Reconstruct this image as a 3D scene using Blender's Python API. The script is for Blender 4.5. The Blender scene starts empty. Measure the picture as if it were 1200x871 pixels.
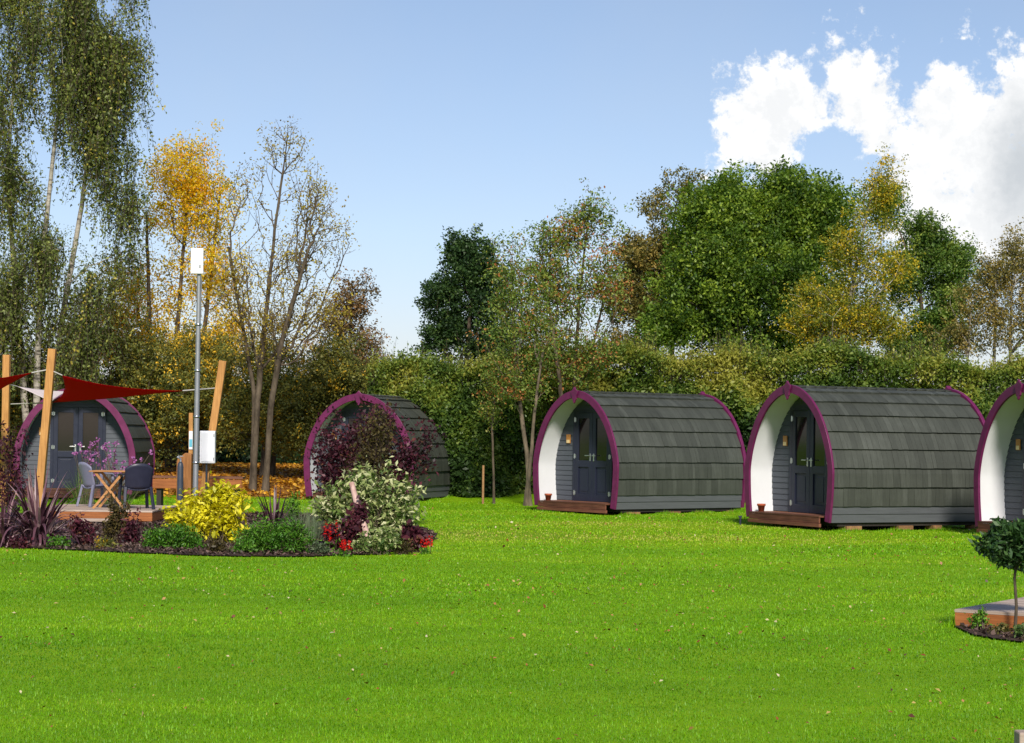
import bpy, bmesh, math, random
import numpy as np
from mathutils import Vector, Matrix, noise as mnoise

# ------------------------------------------------------------------ basics
F, CAM, HY, ROLL = 2400.0, 1.7, 510.0, 0.013     # focal length in photo pixels, eye height, horizon row, camera roll
rs = np.random.default_rng(11)
random.seed(5)
scene = bpy.context.scene
C = scene.collection
PI = math.pi

def P(px, py, Y):
    """point at distance Y seen at photo position (px, py)"""
    dx, dy = px - 600.0, HY - py
    c, s = math.cos(ROLL), math.sin(ROLL)
    return np.array([(dx*c - dy*s)/F*Y, Y, CAM + (dx*s + dy*c)/F*Y])

def sstep(a, b, v):
    t = np.clip((v - a)/(b - a), 0, 1)
    return t*t*(3 - 2*t)

def gz(x, y):
    x = np.asarray(x, float); y = np.asarray(y, float)
    und = 0.018*np.sin(x*0.55 + 1.3)*np.sin(y*0.37) + 0.01*np.sin(x*1.3 - y*0.8)
    return 0.28*sstep(51.5, 56, y) + 0.25*sstep(54, 64, y)*sstep(4, -4, x) + und

def G(px, py):
    """point of the (nearly flat) ground seen at a photo position"""
    c, s = math.cos(ROLL), math.sin(ROLL)
    dx, dy = px - 600.0, HY - py
    d = -(dx*s + dy*c)
    Y = CAM*F/d
    x = (dx*c - dy*s)/F*Y
    return np.array([x, Y, float(gz(x, Y))])

# ------------------------------------------------------------------ objects
def link(o, parent=None):
    C.objects.link(o)
    if parent is not None:
        o.parent = parent
    return o

def thing(name, label, cat, loc=(0, 0, 0), rot=0.0, group=None):
    o = bpy.data.objects.new(name, None)
    o.empty_display_size = 0.2
    o.location = loc; o.rotation_euler = (0, 0, rot)
    o['label'] = label; o['category'] = cat
    if group: o['group'] = group
    return link(o)

def tag(o, label=None, cat=None, group=None, kind=None):
    if label: o['label'] = label
    if cat: o['category'] = cat
    if group: o['group'] = group
    if kind: o['kind'] = kind
    return o

def copy_tree(o, parent=None):
    c = o.copy(); link(c, parent)
    for ch in list(o.children):
        copy_tree(ch, c)
    return c

def mesh_np(name, co, faces, tint=None, smooth=False):
    """faces: (n,k) index array"""
    me = bpy.data.meshes.new(name)
    co = np.asarray(co, np.float32); faces = np.asarray(faces, np.int32)
    n, k = faces.shape
    me.vertices.add(len(co)); me.vertices.foreach_set('co', co.ravel())
    me.loops.add(n*k); me.loops.foreach_set('vertex_index', faces.ravel())
    me.polygons.add(n)
    me.polygons.foreach_set('loop_start', np.arange(0, n*k, k, dtype=np.int32))
    if smooth:
        me.polygons.foreach_set('use_smooth', np.ones(n, bool))
    if tint is not None:
        a = me.attributes.new('tint', 'FLOAT', 'FACE')
        a.data.foreach_set('value', np.asarray(tint, np.float32))
    me.update(calc_edges=True)
    return me

def obj(name, me, mat, parent=None, off=None):
    if isinstance(me, bmesh.types.BMesh):
        bm = me
        me = bpy.data.meshes.new(name); bm.to_mesh(me); bm.free()
    if off is not None:
        me.transform(Matrix.Translation(-Vector(off)))
    me.materials.append(mat)
    return link(bpy.data.objects.new(name, me), parent)

class MB:
    """collects simple solids into one mesh"""
    def __init__(s): s.v = []; s.f = []; s.t = []; s.sm = []
    def add(s, vs, fs, tint=0.5, smooth=False):
        b = len(s.v); s.v += [tuple(map(float, v)) for v in vs]
        for f in fs:
            s.f.append(tuple(b + i for i in f)); s.t.append(tint); s.sm.append(smooth)
    def box(s, c, d, rot=None, tint=0.5, b=0.0):
        hx, hy, hz = d[0]/2, d[1]/2, d[2]/2
        vs = [(-hx,-hy,-hz),(hx,-hy,-hz),(hx,hy,-hz),(-hx,hy,-hz),(-hx,-hy,hz),(hx,-hy,hz),(hx,hy,hz),(-hx,hy,hz)]
        if rot is not None: vs = [rot @ Vector(v) for v in vs]
        s.add([(v[0]+c[0], v[1]+c[1], v[2]+c[2]) for v in vs],
              [(0,3,2,1),(4,5,6,7),(0,1,5,4),(1,2,6,5),(2,3,7,6),(3,0,4,7)], tint)
    def bar(s, a, b, w, h, tint=0.5, up=(0,0,1)):
        a, b = Vector(a), Vector(b); d = b - a; L = d.length; z = d.normalized()
        x = Vector(up).cross(z)
        if x.length < 1e-4: x = Vector((1,0,0)).cross(z)
        x.normalize(); y = z.cross(x)
        R = Matrix((x, y, z)).transposed()
        m = (a+b)/2
        s.box(m, (w, h, L), R, tint)
    def tube(s, pts, rad, k=8, tint=0.5, cap=True):
        pts = [Vector(p) for p in pts]
        if not hasattr(rad, '__len__'): rad = [rad]*len(pts)
        vs = []; ref = None
        for i, p in enumerate(pts):
            d = (pts[min(i+1, len(pts)-1)] - pts[max(i-1, 0)]).normalized()
            if ref is None: ref = Vector((0,0,1)) if abs(d.z) < .9 else Vector((1,0,0))
            x = (ref - d*ref.dot(d)).normalized(); y = d.cross(x); ref = x
            for j in range(k):
                an = 2*PI*j/k
                vs.append(p + (x*math.cos(an) + y*math.sin(an))*rad[i])
        fs = []
        for i in range(len(pts)-1):
            for j in range(k):
                fs.append((i*k+j, i*k+(j+1) % k, (i+1)*k+(j+1) % k, (i+1)*k+j))
        s.add(vs, fs, tint, True)
        if cap:
            s.add(vs[:k], [tuple(reversed(range(k)))], tint); s.add(vs[-k:], [tuple(range(k))], tint)
    def lathe(s, prof, c=(0,0,0), k=20, tint=0.5):
        vs = []
        for r, z in prof:
            for j in range(k):
                an = 2*PI*j/k; vs.append((c[0]+r*math.cos(an), c[1]+r*math.sin(an), c[2]+z))
        fs = []
        for i in range(len(prof)-1):
            for j in range(k):
                fs.append((i*k+j, i*k+(j+1) % k, (i+1)*k+(j+1) % k, (i+1)*k+j))
        s.add(vs, fs, tint, True)
    def prism(s, poly, y0, y1, tint=0.5):
        """poly of (x,z) extruded along y"""
        n = len(poly)
        vs = [(x, y0, z) for x, z in poly] + [(x, y1, z) for x, z in poly]
        fs = [tuple(range(n)), tuple(range(2*n-1, n-1, -1))]
        for i in range(n):
            j = (i+1) % n; fs.append((i, i+n, j+n, j))
        s.add(vs, fs, tint)
    def mesh(s, name):
        me = bpy.data.meshes.new(name); me.from_pydata(s.v, [], s.f)
        a = me.attributes.new('tint', 'FLOAT', 'FACE'); a.data.foreach_set('value', np.array(s.t, np.float32))
        me.polygons.foreach_set('use_smooth', np.array(s.sm, bool))
        me.update()
        bm = bmesh.new(); bm.from_mesh(me); bmesh.ops.recalc_face_normals(bm, faces=bm.faces); bm.to_mesh(me); bm.free()
        return me
    def build(s, name, mat, parent=None, off=None, bevel=0.0):
        o = obj(name, s.mesh(name), mat, parent, off)
        if bevel:
            m = o.modifiers.new('bevel', 'BEVEL'); m.width = bevel; m.segments = 2; m.limit_method = 'ANGLE'; m.angle_limit = math.radians(40)
        return o

# ------------------------------------------------------------------ materials
def nodes(name):
    m = bpy.data.materials.new(name); m.use_nodes = True
    nt = m.node_tree; nt.nodes.clear()
    out = nt.nodes.new('ShaderNodeOutputMaterial')
    return m, nt, out

def ramp(nt, stops, fac):
    r = nt.nodes.new('ShaderNodeValToRGB')
    while len(r.color_ramp.elements) < len(stops): r.color_ramp.elements.new(0.5)
    for e, (p, c) in zip(r.color_ramp.elements, stops):
        e.position = p; e.color = (*c, 1)
    nt.links.new(fac, r.inputs['Fac'])
    return r.outputs['Color']

def noise(nt, scale, detail=4, rough=.6, vec=None, mapscale=None):
    n = nt.nodes.new('ShaderNodeTexNoise'); n.inputs['Scale'].default_value = scale
    n.inputs['Detail'].default_value = detail; n.inputs['Roughness'].default_value = rough
    if vec is not None:
        if mapscale is not None:
            mp = nt.nodes.new('ShaderNodeMapping'); mp.inputs['Scale'].default_value = mapscale
            nt.links.new(vec, mp.inputs['Vector']); vec = mp.outputs['Vector']
        nt.links.new(vec, n.inputs['Vector'])
    return n.outputs['Fac']

def texco(nt, k='Object'):
    return nt.nodes.new('ShaderNodeTexCoord').outputs[k]

def mathn(nt, op, a, b=None, c=None):
    n = nt.nodes.new('ShaderNodeMath'); n.operation = op
    for i, v in enumerate((a, b, c)):
        if v is None: continue
        if isinstance(v, (int, float)): n.inputs[i].default_value = v
        else: nt.links.new(v, n.inputs[i])
    return n.outputs[0]

def mixc(nt, fac, a, b, blend='MIX'):
    n = nt.nodes.new('ShaderNodeMix'); n.data_type = 'RGBA'; n.blend_type = blend
    for k, v in ((0, fac), (6, a), (7, b)):
        if isinstance(v, (int, float)): n.inputs[k].default_value = v
        elif isinstance(v, tuple): n.inputs[k].default_value = (*v, 1)
        else: nt.links.new(v, n.inputs[k])
    return n.outputs[2]

def attr(nt, name='tint'):
    a = nt.nodes.new('ShaderNodeAttribute'); a.attribute_name = name
    return a.outputs['Fac']

def bump(nt, h, strength=.3, dist=.01):
    b = nt.nodes.new('ShaderNodeBump'); b.inputs['Strength'].default_value = strength; b.inputs['Distance'].default_value = dist
    nt.links.new(h, b.inputs['Height']); return b.outputs['Normal']

def pbsdf(nt, out, col, rough=.6, spec=.4, metal=0, normal=None):
    p = nt.nodes.new('ShaderNodeBsdfPrincipled')
    if isinstance(col, tuple): p.inputs['Base Color'].default_value = (*col, 1)
    else: nt.links.new(col, p.inputs['Base Color'])
    if isinstance(rough, (int, float)): p.inputs['Roughness'].default_value = rough
    else: nt.links.new(rough, p.inputs['Roughness'])
    p.inputs['Specular IOR Level'].default_value = spec
    p.inputs['Metallic'].default_value = metal
    if normal is not None: nt.links.new(normal, p.inputs['Normal'])
    if out is not None: nt.links.new(p.outputs[0], out.inputs['Surface'])
    return p

def paint(name, col, var=.15, rough=.5, scale=6, spec=.4, bmp=.1, mapscale=None):
    m, nt, out = nodes(name)
    tc = texco(nt)
    n = noise(nt, scale, 6, .65, tc, mapscale)
    d = tuple(max(0, c*(1-var)) for c in col); l = tuple(min(1, c*(1+var)) for c in col)
    c = ramp(nt, [(.3, d), (.7, l)], n)
    r = mathn(nt, 'MULTIPLY_ADD', n, .25, rough-.12)
    pbsdf(nt, out, c, r, spec, 0, bump(nt, n, bmp, .01))
    return m

def wood(name, dark, light, scale=3, along='z', rough=.65):
    m, nt, out = nodes(name)
    tc = texco(nt)
    ms = {'z': (9, 9, .6), 'x': (.6, 9, 9), 'y': (9, .6, 9)}[along]
    n = noise(nt, scale, 8, .7, tc, ms)
    n2 = noise(nt, 1.3, 3, .5, tc)
    f = mathn(nt, 'ADD', mathn(nt, 'MULTIPLY', n, .7), mathn(nt, 'MULTIPLY', n2, .3))
    f = mathn(nt, 'ADD', f, mathn(nt, 'MULTIPLY', mathn(nt, 'SUBTRACT', attr(nt), .5), .3))
    c = ramp(nt, [(.34, dark), (.64, light)], f)
    pbsdf(nt, out, c, rough, .3, 0, bump(nt, n, .25, .006))
    return m

def leafmat(name, stops, trans=.32, rough=.5, spec=.35):
    m, nt, out = nodes(name)
    c = ramp(nt, stops, attr(nt))
    p = pbsdf(nt, None, c, rough, spec)
    t = nt.nodes.new('ShaderNodeBsdfTranslucent')
    hs = nt.nodes.new('ShaderNodeHueSaturation'); hs.inputs['Saturation'].default_value = 1.1; hs.inputs['Value'].default_value = 1.25
    nt.links.new(c, hs.inputs['Color']); nt.links.new(hs.outputs[0], t.inputs['Color'])
    mx = nt.nodes.new('ShaderNodeMixShader'); mx.inputs[0].default_value = trans
    nt.links.new(p.outputs[0], mx.inputs[1]); nt.links.new(t.outputs[0], mx.inputs[2])
    nt.links.new(mx.outputs[0], out.inputs['Surface'])
    return m

def bark(name, dark, light, scale=6):
    m, nt, out = nodes(name)
    tc = texco(nt)
    n = noise(nt, scale, 7, .7, tc, (1, 1, .35))
    c = ramp(nt, [(.35, dark), (.65, light)], n)
    pbsdf(nt, out, c, .85, .2, 0, bump(nt, n, .5, .02))
    return m

M = {}
M['bark'] = bark('bark', (.035, .026, .018), (.13, .10, .07))
M['bark_grey'] = bark('bark_grey', (.05, .042, .03), (.18, .14, .095))
M['bark_dark'] = bark('bark_dark', (.02, .013, .012), (.07, .045, .04))
def birchbark():
    m, nt, out = nodes('bark_birch')
    tc = texco(nt)
    n = noise(nt, 3.0, 5, .75, tc, (1, 1, 4))
    c = ramp(nt, [(.36, (.05, .04, .035)), (.50, (.33, .30, .25)), (.8, (.52, .48, .42))], n)
    pbsdf(nt, out, c, .7, .25)
    return m
M['bark_birch'] = birchbark()
L = {
 'birch':   [(0, (.028, .040, .012)), (.45, (.066, .084, .018)), (.8, (.115, .135, .030)), (1, (.22, .18, .03))],
 'gold':    [(0, (.20, .17, .02)), (.35, (.48, .36, .02)), (.7, (.62, .42, .016)), (1, (.62, .27, .01))],
 'straw':   [(0, (.16, .09, .02)), (.5, (.30, .24, .04)), (1, (.45, .36, .05))],
 'rust':    [(0, (.05, .035, .016)), (.5, (.11, .075, .03)), (1, (.19, .10, .035))],
 'olive':   [(0, (.028, .036, .010)), (.5, (.068, .075, .016)), (.85, (.13, .115, .02)), (1, (.36, .22, .015))],
 'deep':    [(0, (.010, .024, .008)), (.6, (.026, .055, .014)), (1, (.06, .10, .022))],
 'cherry':  [(0, (.045, .075, .014)), (.5, (.10, .145, .025)), (.8, (.16, .17, .03)), (1, (.24, .09, .03))],
 'green':   [(0, (.028, .062, .009)), (.5, (.085, .150, .017)), (1, (.21, .28, .032))],
 'birchy':  [(0, (.055, .085, .014)), (.4, (.15, .175, .022)), (.75, (.31, .265, .022)), (1, (.46, .31, .016))],
 'lime':    [(0, (.03, .07, .012)), (.5, (.085, .145, .024)), (1, (.17, .215, .03))],
 'brown':   [(0, (.042, .048, .014)), (.5, (.105, .098, .026)), (1, (.20, .145, .034))],
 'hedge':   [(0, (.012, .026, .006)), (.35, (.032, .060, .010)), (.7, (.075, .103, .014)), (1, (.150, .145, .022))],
 'yellow':  [(0, (.28, .30, .01)), (.4, (.60, .56, .015)), (.8, (.80, .72, .03)), (1, (.80, .74, .10))],
 'mound':   [(0, (.03, .10, .008)), (.5, (.07, .20, .015)), (1, (.16, .32, .03))],
 'lavender':[(0, (.05, .085, .04)), (.6, (.12, .165, .085)), (1, (.20, .24, .14))],
 'varieg':  [(0, (.07, .14, .025)), (.4, (.20, .29, .07)), (.65, (.50, .54, .22)), (1, (.72, .72, .42))],
 'smoke':   [(0, (.014, .005, .009)), (.5, (.050, .011, .020)), (.85, (.105, .022, .036)), (1, (.13, .06, .035))],
 'smokeg':  [(0, (.03, .022, .012)), (.5, (.075, .06, .02)), (1, (.13, .10, .03))],
 'phorm':   [(0, (.016, .006, .010)), (.5, (.055, .022, .032)), (.85, (.12, .06, .075)), (1, (.28, .19, .19))],
 'grassy':  [(0, (.04, .10, .015)), (.6, (.10, .20, .035)), (1, (.22, .30, .08))],
 'bay':     [(0, (.012, .032, .010)), (.6, (.030, .070, .018)), (1, (.075, .13, .04))],
 'litter':  [(0, (.16, .05, .01)), (.4, (.46, .20, .015)), (.8, (.62, .33, .02)), (1, (.40, .25, .05))],
 'fallen':  [(0, (.05, .02, .012)), (.3, (.22, .06, .02)), (.55, (.34, .14, .06)), (.8, (.42, .32, .10)), (1, (.52, .46, .32))],
 'blade':   [(0, (.085, .225, .002)), (.45, (.172, .405, .002)), (.8, (.33, .48, .008)), (1, (.46, .42, .09))],
 'mulch':   [(0, (.02, .012, .010)), (.5, (.075, .045, .036)), (1, (.17, .11, .09))],
 'red':     [(0, (.40, .004, .004)), (1, (.75, .012, .008))],
 'pink':    [(0, (.30, .08, .28)), (1, (.50, .20, .46))],
}
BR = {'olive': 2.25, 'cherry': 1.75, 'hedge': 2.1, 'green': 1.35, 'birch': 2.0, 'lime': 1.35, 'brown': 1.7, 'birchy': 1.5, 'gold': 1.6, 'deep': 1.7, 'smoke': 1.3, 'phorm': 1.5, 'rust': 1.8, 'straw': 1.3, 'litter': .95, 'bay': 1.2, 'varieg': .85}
LM = {k: leafmat('leaf_'+k, [(p, tuple(min(.85, c*BR.get(k, 1)) for c in col)) for p, col in v], trans={'mulch': 0, 'gold': .5, 'straw': .45, 'birchy': .42, 'green': .4, 'litter': .1, 'fallen': .1, 'bay': .15, 'phorm': .15}.get(k, .32),
                 rough={'bay': .3, 'phorm': .35}.get(k, .5)) for k, v in L.items()}

M['trim'] = paint('purple_paint', (.118, .011, .064), .22, .42, 5)
M['lining'] = paint('white_paint', (.62, .63, .66), .03, .5, 3, .3, .04)
M['wall'] = paint('grey_stain', (.064, .073, .090), .12, .55, 7, .3, .1, (.3, 3, 3))
M['skirt'] = paint('slate_stain', (.085, .09, .10), .12, .5, 7, .3, .1, (3, .3, 3))
M['door'] = paint('navy_paint', (.016, .019, .038), .1, .38, 5)
M['shell'] = paint('bitumen', (.02, .02, .018), .2, .8)
M['dark'] = paint('dark_timber', (.022, .017, .014), .3, .7)
M['deck'] = wood('deck_wood', (.08, .03, .018), (.20, .085, .05), along='x')
M['step'] = wood('step_wood', (.055, .02, .012), (.20, .075, .045), along='x')
M['deckfront'] = wood('deck_fascia_wood', (.17, .052, .014), (.38, .135, .040), along='x')
M['post'] = wood('post_wood', (.27, .115, .03), (.56, .29, .09))
M['block'] = wood('block_wood', (.18, .09, .04), (.40, .22, .10), along='x')
M['teak'] = wood('teak', (.28, .12, .04), (.50, .26, .10), along='x')
M['pinkwood'] = wood('bleached_wood', (.30, .17, .14), (.58, .40, .36))
M['greywood'] = wood('weathered_wood', (.22, .16, .12), (.45, .36, .30), along='x')
M['terracotta'] = paint('terracotta', (.34, .075, .03), .15, .7)
M['plaque'] = paint('plaque_wood', (.40, .17, .035), .2, .4, 20)
M['plaquemark'] = paint('plaque_mark', (.75, .55, .28), .1, .5)
M['white'] = paint('white_plastic', (.74, .75, .78), .03, .35, 3, .4, .02)
M['lilac'] = paint('pale_plastic', (.18, .18, .26), .06, .4)
M['navy'] = paint('navy_plastic', (.022, .024, .045), .15, .4)
M['gas'] = paint('blue_grey_paint', (.035, .045, .065), .2, .45)
def canvas(name, col, tr):
    m, nt, out = nodes(name)
    n = noise(nt, 14, 5, .6, texco(nt)); c = mixc(nt, n, tuple(v*.85 for v in col), tuple(min(1, v*1.15) for v in col))
    p = pbsdf(nt, None, c, .8, .1); t = nt.nodes.new('ShaderNodeBsdfTranslucent'); nt.links.new(c, t.inputs['Color'])
    mx = nt.nodes.new('ShaderNodeMixShader'); mx.inputs[0].default_value = tr
    nt.links.new(p.outputs[0], mx.inputs[1]); nt.links.new(t.outputs[0], mx.inputs[2]); nt.links.new(mx.outputs[0], out.inputs['Surface'])
    return m
M['sail'] = canvas('red_canvas', (.45, .004, .016), .55)
M['cream'] = canvas('cream_canvas', (.80, .70, .70), .3)
M['rope'] = paint('pale_rope', (.40, .38, .36), .1, .6)
M['notice'] = paint('blue_card', (.10, .38, .50), .15, .5)

def simple(name, col, rough, metal=0, spec=.5):
    m, nt, out = nodes(name)
    n = noise(nt, 12, 4, .6, texco(nt))
    pbsdf(nt, out, mixc(nt, n, tuple(c*.85 for c in col), tuple(min(1, c*1.12) for c in col)), rough, spec, metal)
    return m
M['steel'] = simple('brushed_steel', (.62, .62, .62), .28, 1)
M['galv'] = simple('galvanised_steel', (.30, .31, .33), .5, .6)
M['glass'] = simple('dark_glass', (.014, .012, .012), .06, 0, .5)

def shingle_mat():
    m, nt, out = nodes('wood_shingles')
    oi = nt.nodes.new('ShaderNodeObjectInfo'); va = nt.nodes.new('ShaderNodeVectorMath'); va.operation = 'ADD'
    nt.links.new(texco(nt), va.inputs[0]); nt.links.new(oi.outputs['Location'], va.inputs[1]); tc = va.outputs[0]
    streak = noise(nt, 4, 6, .7, tc, (2, 7, 1))
    blot = noise(nt, 1.1, 4, .6, tc)
    f = mathn(nt, 'ADD', mathn(nt, 'MULTIPLY', attr(nt), .20), mathn(nt, 'ADD', mathn(nt, 'MULTIPLY', streak, .42), mathn(nt, 'MULTIPLY', blot, .40)))
    c = ramp(nt, [(.25, (.026, .029, .023)), (.55, (.050, .055, .045)), (.85, (.092, .099, .086))], f)
    pbsdf(nt, out, c, .62, .35, 0, bump(nt, streak, .3, .006))
    return m
M['shingle'] = shingle_mat()

def lawn_mat():
    m, nt, out = nodes('lawn_turf')
    tc = texco(nt)
    big = noise(nt, .16, 3, .5, tc, (.5, 1.5, 1))
    mid = noise(nt, 1.6, 5, .6, tc, (.5, 1.6, 1))
    fine = noise(nt, 60, 4, .7, tc)
    f = mathn(nt, 'ADD', mathn(nt, 'MULTIPLY', big, .4), mathn(nt, 'ADD', mathn(nt, 'MULTIPLY', mid, .3), mathn(nt, 'MULTIPLY', fine, .3)))
    c = ramp(nt, [(.3, (.075, .165, .002)), (.5, (.145, .285, .002)), (.72, (.26, .36, .010))], f)
    pbsdf(nt, out, c, .8, .1, 0, bump(nt, fine, .5, .02))
    return m
M['lawn'] = lawn_mat()
M['soil'] = bark('soil', (.018, .011, .009), (.075, .045, .034), 9)
M['woodfloor'] = bark('leafy_soil', (.09, .035, .01), (.36, .16, .02), 5)

# ------------------------------------------------------------------ camera, light, sky
cam = bpy.data.cameras.new('camera'); cam.sensor_fit = 'HORIZONTAL'; cam.sensor_width = 36
cam.lens = F/1200*36; cam.shift_y = (HY - 435.5)/1200; cam.clip_end = 3000; cam.clip_start = .1
co = bpy.data.objects.new('camera', cam); C.objects.link(co)
co.matrix_world = Matrix.Translation((0, 0, CAM)) @ Matrix.Rotation(PI/2, 4, 'X') @ Matrix.Rotation(ROLL, 4, 'Z')
scene.camera = co

SUN_AZ, SUN_EL = math.radians(5), math.radians(37)   # azimuth of the sun measured behind the camera (negative = left)
sd = Vector((math.sin(SUN_AZ)*math.cos(SUN_EL), -math.cos(SUN_AZ)*math.cos(SUN_EL), math.sin(SUN_EL)))
sun = bpy.data.lights.new('sun', 'SUN'); sun.energy = 2.5; sun.angle = math.radians(9); sun.color = (1, .93, .82)
so = bpy.data.objects.new('sun', sun); C.objects.link(so)
so.rotation_euler = sd.to_track_quat('Z', 'Y').to_euler()

def mr2(nt, v, a, b):
    n = nt.nodes.new('ShaderNodeMapRange'); n.interpolation_type = 'SMOOTHSTEP'; n.inputs['From Min'].default_value = a; n.inputs['From Max'].default_value = b
    nt.links.new(v, n.inputs['Value']); return n.outputs[0]

def make_world():
    w = bpy.data.worlds.new('World'); scene.world = w; w.use_nodes = True
    nt = w.node_tree; nt.nodes.clear()
    out = nt.nodes.new('ShaderNodeOutputWorld'); bg = nt.nodes.new('ShaderNodeBackground')
    sky = nt.nodes.new('ShaderNodeTexSky'); sky.sky_type = 'NISHITA'; sky.sun_disc = False
    sky.sun_elevation = SUN_EL; sky.sun_rotation = math.atan2(sd.x, sd.y)
    sky.air_density = 1.0; sky.dust_density = .3; sky.ozone_density = 2.5
    tc = nt.nodes.new('ShaderNodeTexCoord').outputs['Generated']
    sep = nt.nodes.new('ShaderNodeSeparateXYZ'); nt.links.new(tc, sep.inputs[0])
    x, y, z = sep.outputs
    az = mathn(nt, 'ARCTAN2', x, y); el = mathn(nt, 'ARCSINE', z)
    tint = ramp(nt, [(0, (.345, .335, .425)), (.10, (.44, .41, .45)), (.22, (.485, .435, .435))], z)
    col = mixc(nt, 1.0, sky.outputs[0], tint, 'MULTIPLY')
    # clouds: a few billows given by direction, broken up by noise
    nz = noise(nt, 26, 8, .62, tc); nz2 = noise(nt, 75, 6, .65, tc)
    nz3 = noise(nt, 230, 5, .65, tc)
    d = mathn(nt, 'ADD', mathn(nt, 'MULTIPLY', mathn(nt, 'SUBTRACT', nz, .5), 2.0), mathn(nt, 'ADD', mathn(nt, 'MULTIPLY', mathn(nt, 'SUBTRACT', nz2, .5), 1.8), mathn(nt, 'MULTIPLY', mathn(nt, 'SUBTRACT', nz3, .5), .9)))
    acc = None; hol = None
    for px, py, rx, ry, neg in [c + (0,) for c in CLOUDS] + [c + (1,) for c in HOLES]:
        p = P(px, py, 100.0) - np.array([0, 0, CAM]); p /= np.linalg.norm(p)
        a, e = math.atan2(p[0], p[1]), math.asin(p[2])
        dx = mathn(nt, 'MULTIPLY', mathn(nt, 'SUBTRACT', az, a), F/rx); dy = mathn(nt, 'MULTIPLY', mathn(nt, 'SUBTRACT', el, e), F/ry)
        q = mathn(nt, 'SQRT', mathn(nt, 'ADD', mathn(nt, 'MULTIPLY', dx, dx), mathn(nt, 'MULTIPLY', dy, dy)))
        q = mathn(nt, 'SUBTRACT', 1.0 if rx > 22 else .28, q)
        if neg:
            q = mathn(nt, 'MAXIMUM', q, 0.0); hol = q if hol is None else mathn(nt, 'MAXIMUM', hol, q); continue
        acc = q if acc is None else mathn(nt, 'SMOOTH_MAX', acc, q, .12)
    dens = mathn(nt, 'SUBTRACT', mathn(nt, 'ADD', acc, d), mathn(nt, 'MULTIPLY', hol, 1.15))
    mr = nt.nodes.new('ShaderNodeMapRange'); mr.interpolation_type = 'SMOOTHSTEP'
    mr.inputs['From Min'].default_value = .0; mr.inputs['From Max'].default_value = .45; nt.links.new(dens, mr.inputs['Value'])
    # grey body of the cloud, on its side away from the sun (to the right)
    p = P(1200, 195, 100.0) - np.array([0, 0, CAM]); p /= np.linalg.norm(p)
    a, e = math.atan2(p[0], p[1]), math.asin(p[2])
    gx = mathn(nt, 'MULTIPLY', mathn(nt, 'SUBTRACT', az, a), F/72); gy = mathn(nt, 'MULTIPLY', mathn(nt, 'SUBTRACT', el, e), F/130)
    gq = mathn(nt, 'ADD', mathn(nt, 'SUBTRACT', 1.0, mathn(nt, 'SQRT', mathn(nt, 'ADD', mathn(nt, 'MULTIPLY', gx, gx), mathn(nt, 'MULTIPLY', gy, gy)))), mathn(nt, 'MULTIPLY', d, .35))
    mg = nt.nodes.new('ShaderNodeMapRange'); mg.interpolation_type = 'SMOOTHSTEP'; mg.inputs['From Max'].default_value = 1.0; nt.links.new(gq, mg.inputs['Value'])
    cl = mixc(nt, mg.outputs[0], CLOUD_W, CLOUD_G)
    cl = mixc(nt, mathn(nt, 'MULTIPLY', mathn(nt, 'SUBTRACT', 1.0, mr2(nt, nz2, .38, .62)), .35), cl, CLOUD_G)
    fin = mixc(nt, mr.outputs[0], col, cl)
    # thin high veil, lighter towards the skyline
    veil = noise(nt, 4.5, 5, .55, tc)
    mv = nt.nodes.new('ShaderNodeMapRange'); mv.inputs['From Min'].default_value = .45; mv.inputs['From Max'].default_value = .8; mv.inputs['To Max'].default_value = .22
    nt.links.new(veil, mv.inputs['Value'])
    fin = mixc(nt, mv.outputs[0], fin, CLOUD_G)
    nt.links.new(fin, bg.inputs['Color']); bg.inputs['Strength'].default_value = SKY_STR
    nt.links.new(bg.outputs[0], out.inputs['Surface'])
SKY_STR = .12
CLOUD_W = (4.2, 4.2, 4.2); CLOUD_G = (2.35, 2.5, 2.65)
HOLES = [(985, 172, 42, 30), (1020, 196, 45, 22), (1104, 168, 17, 42), (1062, 95, 20, 36), (1120, 62, 26, 16), (955, 205, 30, 18)]
CLOUDS = [(893, 150, 62, 74), (935, 130, 62, 55), (1003, 105, 62, 70), (1020, 150, 52, 60), (1060, 205, 50, 60), (1105, 130, 52, 75),
          (1150, 190, 75, 130), (1200, 120, 60, 90), (1130, 260, 90, 70), (1230, 220, 90, 120), (1010, 12, 15, 20), (1130, 45, 12, 10), (826, 210, 14, 11)]
make_world()
vs = scene.view_settings; vs.view_transform = 'Standard'; vs.look = 'None'; vs.gamma = 1; vs.exposure = 1.15; vs.use_curve_mapping = False

# ------------------------------------------------------------------ ground
def ground_grid(name, xs, ys, zoff, mat, keep=None):
    X, Y = np.meshgrid(xs, ys); Z = gz(X, Y) + zoff
    nx, ny = len(xs), len(ys)
    cov = np.stack([X, Y, Z], -1).reshape(-1, 3)
    i, j = np.meshgrid(np.arange(nx-1), np.arange(ny-1))
    a = (j*nx + i).ravel(); f = np.stack([a, a+1, a+nx+1, a+nx], 1)
    if keep is not None:
        cx = (xs[:-1][None, :] + xs[1:][None, :])/2 + 0*ys[:-1, None]; cy = (ys[:-1][:, None] + ys[1:][:, None])/2 + 0*xs[None, :-1]
        f = f[keep(cx.ravel(), cy.ravel())]
    return obj(name, mesh_np(name, cov, f, smooth=True), mat)
xs = np.concatenate([[-600, -300, -120, -60], np.arange(-40, 40.1, 1.0), [60, 120, 300, 600]])
ys = np.concatenate([[-300, -100, -30], np.arange(-10, 90.1, 1.0), [110, 160, 300, 700, 1500]])
tag(ground_grid('lawn', xs, ys, 0, M['lawn']), kind='structure')

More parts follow.
